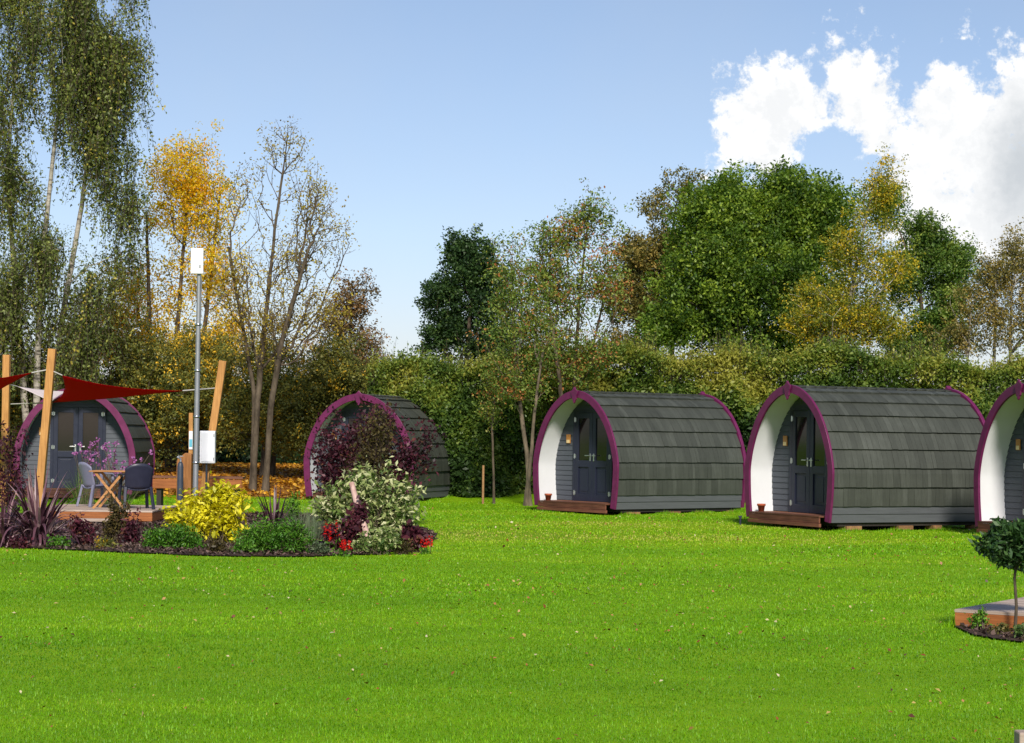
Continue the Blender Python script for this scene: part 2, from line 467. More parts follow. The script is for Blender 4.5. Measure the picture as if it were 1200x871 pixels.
# beds as polygons given by where their edges run on the ground
bed_px = [(-60, 636), (0, 641), (60, 646), (130, 650), (250, 653), (360, 653), (440, 650), (485, 643), (512, 634), (508, 625), (480, 615), (430, 607), (370, 603), (300, 602), (220, 604), (100, 606), (0, 603), (-60, 602)]
BED = np.array([G(*p)[:2] for p in bed_px])
bed2 = [P(1128, 724, 18.9)[:2], P(1126, 742, 18.6)[:2], (4.25, 17.7), (5.1, 17.15), (6.8, 16.9), (6.8, 18.4), (4.9, 18.4)]
bed2_px = [(1122, 727), (1121, 736), (1140, 745), (1170, 750), (1210, 754), (1300, 756), (1300, 725), (1200, 722)]
BED2 = np.array([G(*p)[:2] for p in bed2_px])
def inpoly(poly, x, y):
    x = np.asarray(x, float); y = np.asarray(y, float); r = np.zeros(x.shape, bool)
    n = len(poly)
    for i in range(n):
        x0, y0 = poly[i]; x1, y1 = poly[(i+1) % n]
        cnd = ((y0 > y) != (y1 > y)); dy = (y1 - y0) if abs(y1 - y0) > 1e-9 else 1e-9
        r ^= cnd & (x < (x1 - x0)*(y - y0)/dy + x0)
    return r
def bed(name, poly, step):
    x0, y0 = poly.min(0) - .3; x1, y1 = poly.max(0) + .3
    gx = np.arange(x0, x1, step); gy = np.arange(y0, y1, step)
    o = ground_grid(name, gx, gy, .02, M['soil'], lambda x, y: inpoly(poly, x, y))
    n = int((x1-x0)*(y1-y0)*260); x = rs.uniform(x0, x1, n); y = rs.uniform(y0, y1, n)
    k = inpoly(poly, x, y); x, y = x[k], y[k]
    return tag(o, kind='structure'), np.stack([x, y, gz(x, y) + .025 + rs.uniform(0, .02, len(x))], 1)
_, mul1 = bed('planting_bed', BED, .12)
_, mul2 = bed('bay_tree_bed', BED2, .05)

# leafy woodland floor on the left, behind the pods
wf_y = np.arange(50.5, 74, .5); wf_x = np.arange(-24, -1.5, .5)
def wf_keep(x, y):
    return (y > 52.2 + .5*np.sin(x*1.7) + .5*np.sin(x*.6 + 1)) & (x < -2.6 + .5*np.sin(y*1.9))
tag(ground_grid('woodland_floor', wf_x, wf_y, .012, M['woodfloor'], wf_keep), kind='structure')

# ------------------------------------------------------------------ foliage tools
def unit(v): return v/np.maximum(np.linalg.norm(v, axis=-1, keepdims=True), 1e-9)

def leaves(pos, size, tint, aspect=.5, up=.5, droop=0.0, axis=None, fold=.18):
    """one folded leaf per position: arrays (co, faces, tint)"""
    n = len(pos); size = np.broadcast_to(size, n)[:, None]
    nrm = unit(rs.normal(size=(n, 3)) + np.array([0, 0, up*1.5]))
    if axis is None:
        a = rs.normal(size=(n, 3))
    else:
        a = axis + .35*rs.normal(size=(n, 3))
    a = a + np.array([0, 0, -droop*1.5]); a = a - nrm*np.sum(a*nrm, 1, keepdims=True); a = unit(a)
    b = np.cross(nrm, a)
    base = pos - a*size*.5; tip = pos + a*size*.5 - nrm*size*.08
    mid = pos - a*size*.05
    l = mid + b*size*aspect*.5 + nrm*size*fold*.5; r = mid - b*size*aspect*.5 + nrm*size*fold*.5
    cov = np.stack([base, r, tip, l], 1).reshape(-1, 3)
    return cov, np.arange(4*n).reshape(n, 4), np.clip(tint, 0, 1)

def prisms(p0, p1, r0, r1, k=5):
    p0, p1 = np.asarray(p0, float), np.asarray(p1, float); n = len(p0)
    d = unit(p1 - p0)
    ref = np.where(np.abs(d[:, 2:3]) < .9, np.array([[0., 0, 1]]), np.array([[1., 0, 0]]))
    x = unit(np.cross(ref, d)); y = np.cross(d, x)
    an = np.arange(k)*2*PI/k
    ring = x[:, None]*np.cos(an)[None, :, None] + y[:, None]*np.sin(an)[None, :, None]
    A = p0[:, None] + ring*np.asarray(r0)[:, None, None]; B = (p1 + d*np.asarray(r1)[:, None]*.3)[:, None] + ring*np.asarray(r1)[:, None, None]
    cov = np.concatenate([A, B], 1).reshape(-1, 3)
    j = np.arange(k); q = np.stack([j, (j+1) % k, k + (j+1) % k, k + j], 1)
    f = (np.arange(n)[:, None, None]*2*k + q[None]).reshape(-1, 4)
    return cov, f

def lobe_points(lobes, Y, n, depth=.9, shell=.45):
    w = np.array([l[2]*l[3] for l in lobes], float); w /= w.sum()
    idx = rs.choice(len(lobes), n, p=w); out = []
    for i in idx:
        px, py, rx, ry = lobes[i]
        v = unit(rs.normal(size=3))*rs.random()**shell
        Yi = Y + v[1]*depth*(rx+ry)/2/F*Y
        out.append(P(px + v[0]*rx, py - v[2]*ry, Yi))
    return np.array(out)

def grow(trunk, trunk_r, att, clear, arch=.15, kr=.006, wig=.08, down=1.0, step=.4, pw=.48):
    """branches from the trunk polylines out to every attractor point"""
    nod = []; par = []; istip = []
    for tr in trunk:
        tr = [np.asarray(p, float) for p in tr]
        first = True
        for a, b in zip(tr[:-1], tr[1:]):
            m = max(2, int(np.linalg.norm(b-a)/.35))
            for i in range(m+1):
                if i == 0 and not first: continue
                t = i/m; nod.append(a*(1-t) + b*t + (0 if i in (0,) else 1)*rs.normal(size=3)*.015*np.linalg.norm(b-a)/m)
                par.append(-1 if first else len(nod)-2); first = False
    ntr = len(nod); N = np.zeros((ntr + len(att)*14, 3)); N[:ntr] = nod; n = ntr
    base = N[0].copy()
    cl = base[2] + clear
    c0 = N[:ntr].mean(0)
    order = np.argsort(np.linalg.norm(att - c0, axis=1))
    tips = []; twig = []
    pl = np.zeros(len(N))
    for i in range(1, ntr):
        if par[i] >= 0: pl[i] = pl[par[i]] + np.linalg.norm(N[i]-N[par[i]])
    for k in order:
        a = att[k]; d = N[:n] - a
        dist = np.linalg.norm(d, axis=1)
        cost = dist + down*np.maximum(0, d[:, 2]) + np.where(N[:n, 2] < cl, 6.0, 0) + .62*pl[:n]
        i = int(np.argmin(cost)); s = N[i].copy(); D = dist[i]
        m = int(min(9, max(2, D/step)))
        ctl = (s+a)/2 + np.array([0, 0, arch*D]) + rs.normal(size=3)*wig*D
        p = i
        for q in range(1, m+1):
            t = q/m; v = s*(1-t)**2 + 2*ctl*t*(1-t) + a*t*t + (rs.normal(size=3)*.02*min(D, 2) if q < m else 0)
            N[n] = v; pl[n] = pl[p] + np.linalg.norm(v - N[p]); par.append(p); p = n; n += 1
            if t > .35: twig.append(p)
        tips.append(p)
    N = N[:n]; par = np.array(par)
    cnt = np.zeros(n); cnt[tips] = 1
    for i in range(n-1, -1, -1):
        if par[i] >= 0: cnt[par[i]] += cnt[i]
    r = np.maximum(kr, kr*cnt**pw); r = np.minimum(r, trunk_r)
    hh = np.clip((N[:ntr, 2] - base[2])/max(.1, N[:ntr, 2].max() - base[2]), 0, 1)
    r[:ntr] = np.maximum(r[:ntr], trunk_r*(1 - hh*.85))
    r[:ntr] *= 1 + .5*np.exp(-(N[:ntr, 2]-base[2])/.25)
    ch = np.where(par >= 0)[0]; pa = par[ch]
    r0 = np.where(pa < ntr, np.where(ch < ntr, r[pa], r[ch]*1.15), r[pa]); r0 = np.minimum(r0, r[ch]*1.6)
    return N, ch, pa, r0, r[ch], np.array(tips), np.array(twig), ntr

LEAFX, LEAFS = 3.2, .63
def tree(name, label, cat, lobes, Y, trunk, tr_r, lm, bk, n_att=180, per=70, size=.12, spread=.28, clear=1.5, arch=.15, kr=.007,
         aspect=.55, up=.5, droop=.2, shell=.45, depth=.9, group=None, tmean=.5, tvar=.22, jit=.16, extra=None, strands=None, bare=0.0, down=1.0, crown='crown', gfreq=.85):
    trunk = [[P(*q) for q in t] for t in trunk]
    for t in trunk: t[0][2] = float(gz(t[0][0], t[0][1])) - .05
    att = lobe_points(lobes, Y, int(n_att*1.75), depth, shell); gs = rs.random(3)*50
    gn = np.array([mnoise.noise(Vector(a*gfreq + gs)) for a in att]) + rs.normal(size=len(att))*.2; att = att[np.argsort(-gn)[:n_att]]; rs.shuffle(att)
    att = np.concatenate([att] + [t[-1] + rs.normal(size=(7, 3))*np.array([.32, .32, .28]) for t in trunk])
    n_att = len(att)
    N, ch, pa, r0, r1, tips, twig, ntr = grow(trunk, tr_r, att, clear, arch, kr, down=down)
    loc = tuple(trunk[0][0])
    root = thing(name, label, cat, loc, 0, group)
    cov, f = prisms(N[pa], N[ch], r0, r1, 6)
    obj('trunk', mesh_np('trunk', cov, f, smooth=True), M[bk], root, loc)
    cs = []
    use = tips if bare == 0 else tips[rs.random(len(tips)) > bare]
    src = np.concatenate([use, twig[rs.random(len(twig)) < .45]]) if bare == 0 else use
    tot = int(n_att*per*(1-bare)*LEAFX); size = size*LEAFS
    pick = src[rs.integers(0, len(src), tot)]
    ctint = rs.normal(tmean, tvar, len(N))
    nsub = 7; sub = np.clip(rs.normal(size=(len(N), nsub, 3)), -1.5, 1.5)*spread*np.array([1, 1, .8]); st_ = rs.normal(size=(len(N), nsub))*.15
    sid = rs.integers(0, nsub, tot)
    pos = N[pick] + sub[pick, sid] + np.clip(rs.normal(size=(tot, 3)), -1.8, 1.8)*spread*.34
    ti = ctint[pick] + st_[pick, sid] + rs.normal(size=tot)*jit
    cs.append(leaves(pos, size*rs.uniform(.65, 1.35, tot), ti, aspect, up, droop))
    if strands:
        ns, l0, l1, st = strands
        pool = np.concatenate([tips, twig]); pool = pool[rs.integers(0, len(pool), max(1, ns//11))]
        an = N[pool[rs.integers(0, len(pool), ns)]] + rs.normal(size=(ns, 3))*.16
        ln = rs.uniform(l0, l1, ns)*rs.uniform(.4, 1, ns); pp = []; tt = []; s0 = []; s1 = []
        for a, l in zip(an, ln):
            l = min(l, a[2] - 2.2)
            if l < .3: continue
            m = int(l/.055); t = np.linspace(0, 1, m)[:, None]
            sw = rs.normal(size=3)*.16*l; sw[2] = 0; out = unit(rs.normal(size=3)*np.array([1, 1, 0]))*.3
            path = a + out*np.sqrt(t) + sw*t*t + np.array([0, 0, -1.])*l*t**1.15
            pp.append(path + rs.normal(size=(m, 3))*.05); tt.append(np.full(m, rs.normal(tmean, tvar)))
            q = path[::max(1, m//5)]; s0.append(q[:-1]); s1.append(q[1:])
        pp = np.concatenate(pp); tt = np.concatenate(tt) + rs.normal(size=len(pp))*jit
        cs.append(leaves(pp, st*rs.uniform(.65, 1.35, len(pp)), tt, aspect, .1, .8))
        s0, s1 = np.concatenate(s0), np.concatenate(s1)
        c2, f2 = prisms(s0, s1, np.full(len(s0), .005), np.full(len(s0), .004), 3)
        obj('twigs', mesh_np('twigs', c2, f2), M['bark'], root, loc)
    v = np.concatenate([c[0] for c in cs]); nf = len(v)//4
    obj(crown, mesh_np(crown, v, np.arange(4*nf).reshape(nf, 4), np.concatenate([c[2] for c in cs])), LM[lm], root, loc)
    return root

# ------------------------------------------------------------------ trees on the left
tree('weeping_birch', 'tall weeping birch with drooping green strands at the left edge', 'tree',
     [(90, 15, 85, 55), (130, 70, 45, 50), (55, 95, 55, 55), (15, 215, 50, 60), (115, 175, 42, 55), (150, 235, 26, 35), (55, 290, 70, 50), (118, 320, 50, 45), (-15, 340, 60, 60), (90, 400, 70, 40), (-40, 120, 50, 80), (60, -50, 80, 60)],
     57, [[(42, 560, 57), (44, 420, 57), (50, 300, 57), (66, 150, 57.2), (95, -40, 57)], [(52, 560, 57.4), (72, 380, 57.4), (96, 240, 57.6), (118, 60, 57.4)], [(36, 560, 57.6), (22, 380, 57.6), (8, 200, 57.4), (20, 60, 57.4)]],
     .12, 'birch', 'bark_birch', n_att=260, per=30, size=.10, spread=.24, clear=3, arch=.28, kr=.007, strands=(4000, .9, 3.3, .095), tmean=.42, tvar=.2, jit=.2)
tree('golden_tree', 'golden yellow autumn tree between the weeping birch and the bare tree', 'tree',
     [(215, 205, 40, 40), (240, 255, 42, 45), (190, 275, 40, 45), (160, 345, 52, 45), (255, 325, 42, 45), (205, 345, 45, 40), (135, 395, 35, 35), (265, 390, 35, 40), (190, 400, 50, 30)],
     63, [[(206, 562, 63), (204, 440, 63), (212, 330, 63), (224, 174, 63)], [(214, 562, 63.3), (236, 420, 63.4), (258, 225, 63.4)], [(200, 562, 62.8), (176, 420, 62.7), (172, 250, 62.6)]],
     .12, 'gold', 'bark', n_att=560, per=20, size=.135, spread=.28, clear=2.2, arch=-.02, kr=.005, gfreq=.45, tmean=.5, tvar=.28, jit=.22, up=.2)
tree('bare_tree', 'half bare autumn tree with fine upright branches and few straw leaves', 'tree',
     [(335, 190, 34, 48), (305, 240, 42, 60), (365, 235, 32, 50), (350, 300, 62, 50), (275, 320, 32, 60), (400, 290, 22, 35), (320, 380, 60, 50), (380, 360, 30, 40)],
     54, [[(296, 566, 54), (302, 470, 54), (308, 400, 54), (322, 270, 54), (338, 155, 54)], [(311, 568, 53.7), (317, 480, 53.7), (330, 400, 53.6), (362, 290, 53.5)], [(296, 566, 54.0), (298, 460, 54.2), (284, 380, 54.4), (268, 290, 54.4)]],
       .085, 'straw', 'bark', n_att=1500, per=4, size=.11, spread=.16, clear=1.6, arch=-.08, kr=.0042, gfreq=.5, tmean=.5, tvar=.25, up=.2, shell=.6, bare=.5, down=1.8)
tree('brown_tree', 'small brown leaved tree beyond the bare tree, left of the gap of sky', 'tree',
     [(412, 350, 20, 25), (405, 385, 32, 28), (390, 415, 45, 25), (425, 410, 25, 25)],
     66, [[(404, 560, 66), (406, 440, 66), (414, 335, 66)]], .10, 'rust', 'bark', n_att=110, per=34, size=.14, spread=.26, clear=2.6, tmean=.45, tvar=.25)
us = 'understorey trees on the left'
for i, (lb, lobes, Y, lm, tm) in enumerate([
    ('dusky green understorey tree behind the dark red sail and timber posts', [(60, 440, 60, 45), (20, 480, 50, 60), (85, 500, 50, 50)], 60, 'olive', .38),
    ('olive understorey tree filling the gap right of the grey pod beyond the deck', [(150, 430, 48, 50), (195, 470, 45, 45), (165, 500, 50, 40)], 59, 'olive', .45),
    ('orange flecked understorey tree directly behind the tall metal pole', [(215, 420, 40, 42), (250, 440, 40, 50), (235, 490, 45, 35)], 60.5, 'olive', .66),
    ('brown green understorey tree spreading behind the twin trunks of the bare tree', [(310, 440, 50, 50), (335, 480, 50, 45), (290, 490, 40, 35)], 58.5, 'olive', .48),
    ('olive brown understorey tree behind the purple leaved bush', [(385, 450, 45, 45), (370, 495, 45, 45), (420, 470, 40, 45)], 57.5, 'olive', .42)]):
    cx = sum(l[0] for l in lobes)/3
    tree('understorey_tree', lb, 'tree', lobes, Y, [[(cx-4, 560, Y), (cx, 480, Y), (cx+4, 420, Y)], [(cx+6, 560, Y+.4), (cx+18, 470, Y+.5)]], .09, lm, 'bark',
         n_att=150, per=70, size=.13, spread=.3, clear=.9, tmean=tm, tvar=.2, group=us)
# ------------------------------------------------------------------ trees on the right
tree('dark_green_tree', 'dark green tree standing alone beyond the hedge next to the open sky', 'tree',
     [(545, 300, 32, 24), (525, 340, 32, 30), (565, 335, 32, 40), (512, 385, 30, 26), (555, 385, 38, 32), (580, 400, 30, 30), (498, 408, 22, 16)],
     68, [[(545, 560, 68), (546, 430, 68), (556, 300, 68)]], .16, 'deep', 'bark', n_att=190, per=62, size=.17, spread=.26, clear=2.5, tmean=.45, tvar=.22)
tree('slender_tree', 'slender light green tree with thin stem on the lawn left of the middle pod', 'tree',
     [(600, 300, 26, 28), (590, 345, 22, 36), (615, 380, 30, 42), (585, 410, 25, 30), (615, 450, 30, 30)],
     49.8, [[(621, 586, 49.8), (617, 530, 49.8), (608, 470, 49.9), (602, 390, 49.8), (600, 300, 49.8)], [(617, 545, 49.8), (628, 470, 49.6), (636, 410, 49.6)]], .06, 'cherry', 'bark_grey',
     n_att=150, per=20, size=.11, spread=.2, clear=1.8, arch=.02, kr=.0055, tmean=.48, tvar=.24)
tree('thin_sapling', 'thin staked sapling with yellowing leaves against the dark hedge', 'tree',
     [(583, 455, 20, 16), (575, 480, 22, 20), (590, 440, 14, 14)],
     50.5, [[(579, 580, 50.5), (577, 500, 50.5), (582, 440, 50.5)]], .03, 'cherry', 'bark', n_att=46, per=12, size=.10, spread=.16, clear=1.7, kr=.005, tmean=.6)
tree('bronze_tree', 'open bronze and green tree rising behind the left end of the middle pod', 'tree',
     [(690, 255, 18, 22), (660, 285, 40, 28), (705, 300, 30, 34), (640, 325, 38, 34), (685, 345, 46, 40), (645, 385, 42, 36), (700, 400, 42, 34), (660, 425, 50, 30)],
     51.5, [[(673, 580, 51.5), (673, 450, 51.5), (678, 360, 51.5), (690, 250, 51.5)], [(675, 580, 51.7), (690, 430, 51.8), (712, 330, 51.8)], [(671, 580, 51.3), (655, 440, 51.2), (640, 330, 51.2)]],
     .07, 'cherry', 'bark', n_att=270, per=24, size=.12, spread=.22, clear=2.6, arch=.0, kr=.006, tmean=.56, tvar=.28, jit=.2)
tree('brown_sparse_tree', 'dull brown tree with dead twigs at its top left of the big green tree', 'tree',
     [(790, 240, 34, 30), (750, 300, 34, 42), (780, 300, 34, 40), (738, 350, 34, 38), (775, 370, 40, 42), (735, 400, 36, 26)],
     65, [[(765, 560, 65), (768, 420, 65), (780, 320, 65), (795, 225, 65)], [(760, 560, 65.3), (748, 400, 65.4), (740, 310, 65.4)], [(778, 560, 64.7), (790, 380, 64.6), (805, 225, 64.6)]],
     .13, 'brown', 'bark_grey', n_att=260, per=44, size=.14, spread=.26, clear=2.2, arch=.0, kr=.008, tmean=.5, tvar=.25)
tree('big_green_tree', 'largest tree, dense bright green dome behind the hedge between the pods', 'tree',
     [(835, 290, 50, 52), (880, 245, 46, 34), (935, 250, 42, 40), (880, 310, 80, 60), (815, 350, 46, 45), (945, 320, 44, 60), (890, 385, 85, 38), (965, 290, 22, 30), (850, 240, 22, 20), (812, 262, 20, 20), (908, 222, 22, 18), (968, 252, 16, 20), (772, 335, 18, 22), (780, 385, 20, 20)],
     61, [[(885, 560, 61), (884, 430, 61), (888, 330, 61), (890, 250, 61)]], .28, 'green', 'bark', n_att=300, per=170, size=.165, spread=.42, clear=2.5, tmean=.5, tvar=.24, shell=.33)
tree('white_stemmed_birch', 'yellowing birch with a leaning white stem beside the big green tree', 'tree',
     [(1036, 222, 16, 20), (1022, 260, 30, 26), (1000, 300, 36, 36), (965, 345, 42, 34), (1035, 320, 36, 40), (985, 380, 62, 32), (1045, 375, 36, 32), (935, 382, 22, 20)],
     57, [[(976, 560, 57), (986, 410, 57), (1000, 330, 57), (1016, 250, 57), (1030, 205, 57)]], .10, 'birchy', 'bark_birch', n_att=420, per=30, size=.11, spread=.22, clear=2.4, arch=.05, kr=.006, tmean=.48, tvar=.24, jit=.22)
tree('lime_green_tree', 'fresh green tree behind and right of the white stemmed birch', 'tree',
     [(1045, 245, 24, 30), (1075, 290, 36, 38), (1112, 305, 32, 36), (1060, 340, 40, 40), (1105, 360, 42, 42), (1080, 395, 55, 26)],
     66, [[(1085, 560, 66), (1083, 420, 66), (1075, 280, 66)]], .16, 'lime', 'bark', n_att=260, per=56, size=.15, spread=.27, clear=2.5, tmean=.48, tvar=.25)
tree('rusty_birch', 'rusty brown thin birch clump above the hedge at the right edge', 'tree',
     [(1165, 335, 26, 36), (1190, 320, 24, 34), (1140, 370, 28, 30), (1175, 380, 40, 32), (1215, 350, 34, 50), (1120, 400, 34, 18), (1186, 290, 10, 14)],
     58, [[(1168, 560, 58), (1165, 420, 58), (1168, 320, 58)], [(1185, 560, 58.3), (1184, 400, 58.3), (1187, 285, 58.3)], [(1140, 560, 57.7), (1134, 420, 57.7), (1138, 360, 57.7)]],
     .06, 'brown', 'bark_birch', n_att=240, per=32, size=.11, spread=.22, clear=2.2, arch=.02, kr=.006, tmean=.62, tvar=.25)

# ------------------------------------------------------------------ hedge and far thicket
def hedge(name, label, pxa, pxb, Yf, Yb, top_py, lm, n, size, root=True, tlow=.18, thigh=.78, wav=.25, stuff=False):
    xa = P(pxa, 540, Yf)[0]; xb = P(pxb, 540, Yf)[0]
    def topz(x):
        px = 600 + x/Yf*F
        return P(0, 0, Yf)[2]*0 + CAM + (HY + .013*(px-600) - top_py)/F*Yf + wav*np.sin(x*.9) * .5 + wav*.5*np.sin(x*2.3 + 1) + wav*.4*np.sin(x*.37)
    x = rs.uniform(xa, xb, n); u = rs.random(n); z0 = gz(x, np.full(n, Yf)); H = topz(x) - z0
    face = rs.random(n) < .72
    lump = .30*np.sin(x*.8 + 1.5*np.sin(u*4)) + .25*np.sin(x*1.7 + u*3) + .18*np.sin(x*3.1 + u*7) + .12*np.sin(x*7 + u*11)
    y = np.where(face, Yf + lump + .55*sstep(.6, 1, u)*1.0 + np.abs(rs.normal(size=n))*.3, rs.uniform(Yf, Yb, n))
    sh = rs.random(n)**2.2
    z = np.where(face, z0 + u*H, z0 + H - rs.exponential(.3, n)) + np.where(u > .86, sh*.3, 0)
    hh = np.clip((z - z0)/H, 0, 1.2)
    clump = .14*np.sin(x*2.1 + z*2.7 + np.sin(x*.7)) + .12*np.sin(x*4.7 - z*3.9 + 2) + .16*np.sin(x*.62 + 1.7*np.sin(z*.9 + x*.21))
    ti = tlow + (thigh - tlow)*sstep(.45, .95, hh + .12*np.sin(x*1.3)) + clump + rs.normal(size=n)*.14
    pos = np.stack([x, y, z], 1)
    sz = size*rs.uniform(.6, 1.4, n)*(1 - .3*sstep(.6, .95, hh))
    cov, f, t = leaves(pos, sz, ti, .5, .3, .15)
    # upright shoots along the top
    m = int((xb-xa)*60); sx = rs.uniform(xa, xb, m); sy = rs.uniform(Yf + .2, Yb, m); sz0 = topz(sx) - .35
    ln = rs.uniform(.3, .8, m)*(1 + .5*np.sin(sx*1.9)*np.sin(sx*.7)) + np.where(rs.random(m) < .04, .5, 0); ax = np.stack([rs.normal(size=m)*.18, rs.normal(size=m)*.18, np.ones(m)], 1)
    tip = np.stack([sx, sy, sz0], 1) + ax*ln[:, None]
    k = 9; tt = rs.random((m, k)); lp = (np.stack([sx, sy, sz0], 1)[:, None] + ax[:, None]*(ln[:, None]*tt)[..., None]).reshape(-1, 3) + rs.normal(size=(m*k, 3))*.05
    c2, f2, t2 = leaves(lp, size*.75*rs.uniform(.6, 1.3, m*k), np.repeat(rs.normal(thigh, .15, m), k) + rs.normal(size=m*k)*.1, .42, .1, -.3)
    loc = ((xa+xb)/2, (Yf+Yb)/2, 0)
    V = np.concatenate([cov, c2]); nf = len(V)//4
    me = mesh_np('foliage', V, np.arange(4*nf).reshape(nf, 4), np.concatenate([t, t2]))
    # twiggy dark inside
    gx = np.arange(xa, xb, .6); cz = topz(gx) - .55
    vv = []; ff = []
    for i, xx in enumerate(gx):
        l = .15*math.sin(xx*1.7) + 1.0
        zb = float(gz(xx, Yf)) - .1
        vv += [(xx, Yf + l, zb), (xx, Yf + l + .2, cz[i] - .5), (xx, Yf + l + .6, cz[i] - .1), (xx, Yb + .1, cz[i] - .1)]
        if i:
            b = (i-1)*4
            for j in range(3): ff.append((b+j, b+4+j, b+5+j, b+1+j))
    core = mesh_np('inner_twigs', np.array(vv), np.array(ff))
    q = rs.integers(0, m, m)
    c3, f3 = prisms(np.stack([sx, sy, sz0 - .2], 1), tip, np.full(m, .007), np.full(m, .003), 3)
    if stuff:
        o = obj(name, me, LM[lm]); tag(o, kind='stuff'); return
    root = thing(name, label, 'hedge', loc)
    obj('foliage', me, LM[lm], root, loc)
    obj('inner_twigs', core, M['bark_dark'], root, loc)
    obj('shoots', mesh_np('shoots', c3, f3), M['bark'], root, loc)
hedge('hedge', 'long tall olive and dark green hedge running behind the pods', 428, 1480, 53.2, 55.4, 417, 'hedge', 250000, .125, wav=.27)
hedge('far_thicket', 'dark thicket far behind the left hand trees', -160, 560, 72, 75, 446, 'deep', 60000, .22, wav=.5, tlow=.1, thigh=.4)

# ------------------------------------------------------------------ camping pods
HWK = [(0, 1.375), (.08, 1.405), (.18, 1.437), (.3, 1.455), (.4, 1.45), (.54, 1.36), (.68, 1.20), (.79, 1.01), (.88, .775), (.94, .545), (.975, .345), (.993, .16), (1.0, 0.0)]
ZF, ZR, LEN = .135, 2.665, 3.82
def profile_pts(n=120):
    """right half, foot to ridge, resampled evenly by arc length with Catmull-Rom through the measured outline"""
    K = [np.array([w*.968, ZF + (ZR-ZF)*t]) for t, w in HWK]
    K = [2*K[0]-K[1]] + K + [np.array([-K[-2][0], K[-2][1]])]
    pts = []
    for i in range(1, len(K)-2):
        p0, p1, p2, p3 = K[i-1:i+3]
        for t in np.linspace(0, 1, 16, endpoint=False):
            pts.append(.5*((2*p1) + (-p0+p2)*t + (2*p0-5*p1+4*p2-p3)*t*t + (-p0+3*p1-3*p2+p3)*t**3))
    pts.append(K[-2]); pts = np.array(pts)
    s = np.concatenate([[0], np.cumsum(np.linalg.norm(np.diff(pts, axis=0), axis=1))])
    q = np.linspace(0, s[-1], n)
    return np.stack([np.interp(q, s, pts[:, 0]), np.interp(q, s, pts[:, 1])], 1), s[-1]
PR, ARC = profile_pts()
TAN = unit(np.gradient(PR, axis=0)); NRM = np.stack([TAN[:, 1], -TAN[:, 0]], 1); NRM[-1] = (0, 1)
NRM[-6:] = unit(NRM[-6:] + np.array([0, .6])*np.linspace(0, 1, 6)[:, None])
def prof(s, off=0.0):
    """point at arc length s up from the foot, moved outwards by off"""
    t = np.clip(s/ARC, 0, 1)*(len(PR)-1); i = int(min(len(PR)-2, t)); w = t - i
    p = PR[i]*(1-w) + PR[i+1]*w; n = NRM[i]*(1-w) + NRM[i+1]*w; n = n/np.linalg.norm(n)
    return p + n*off
def hw_at(z, off=0.0):
    q = np.array([prof(s, off) for s in np.linspace(0, ARC, 160)])
    return float(np.interp(z, q[:, 1], q[:, 0]))
QIN = np.array([prof(s, -.05) for s in np.linspace(0, ARC, 200)])
def full(off, m=56, s0=0.0):
    r = [prof(s, off) for s in np.linspace(s0, ARC, m)]
    r[-1] = np.array([0.0, r[-1][1]])
    r = [p for p in r if p[0] >= 0]
    return [(p[0], p[1]) for p in r] + [(-p[0], p[1]) for p in reversed(r[:-1])]

def sweep(mb, outer, inner, y0, y1):
    n = min(len(outer), len(inner)); v = []
    for i in range(n):
        (a, b), (c, d) = outer[i], inner[i]
        v += [(a, y0, b), (a, y1, b), (c, y1, d), (c, y0, d)]
    f = []
    for i in range(n-1):
        b = i*4
        for j in range(4): f.append((b+j, b+(j+1) % 4, b+4+(j+1) % 4, b+4+j))
    f += [(3, 2, 1, 0), ((n-1)*4, (n-1)*4+1, (n-1)*4+2, (n-1)*4+3)]
    mb.add(v, f)
def ring(off, m=56):
    """outline at a fixed vertex count, apex kept on the axis"""
    r = [prof(s, off) for s in np.linspace(0, ARC, m)]
    zmax = max(p[1] for p in r)
    out = [(max(0.0, p[0]), p[1]) for p in r]; out[-1] = (0.0, out[-1][1])
    return out + [(-a, b) for a, b in reversed(out[:-1])]

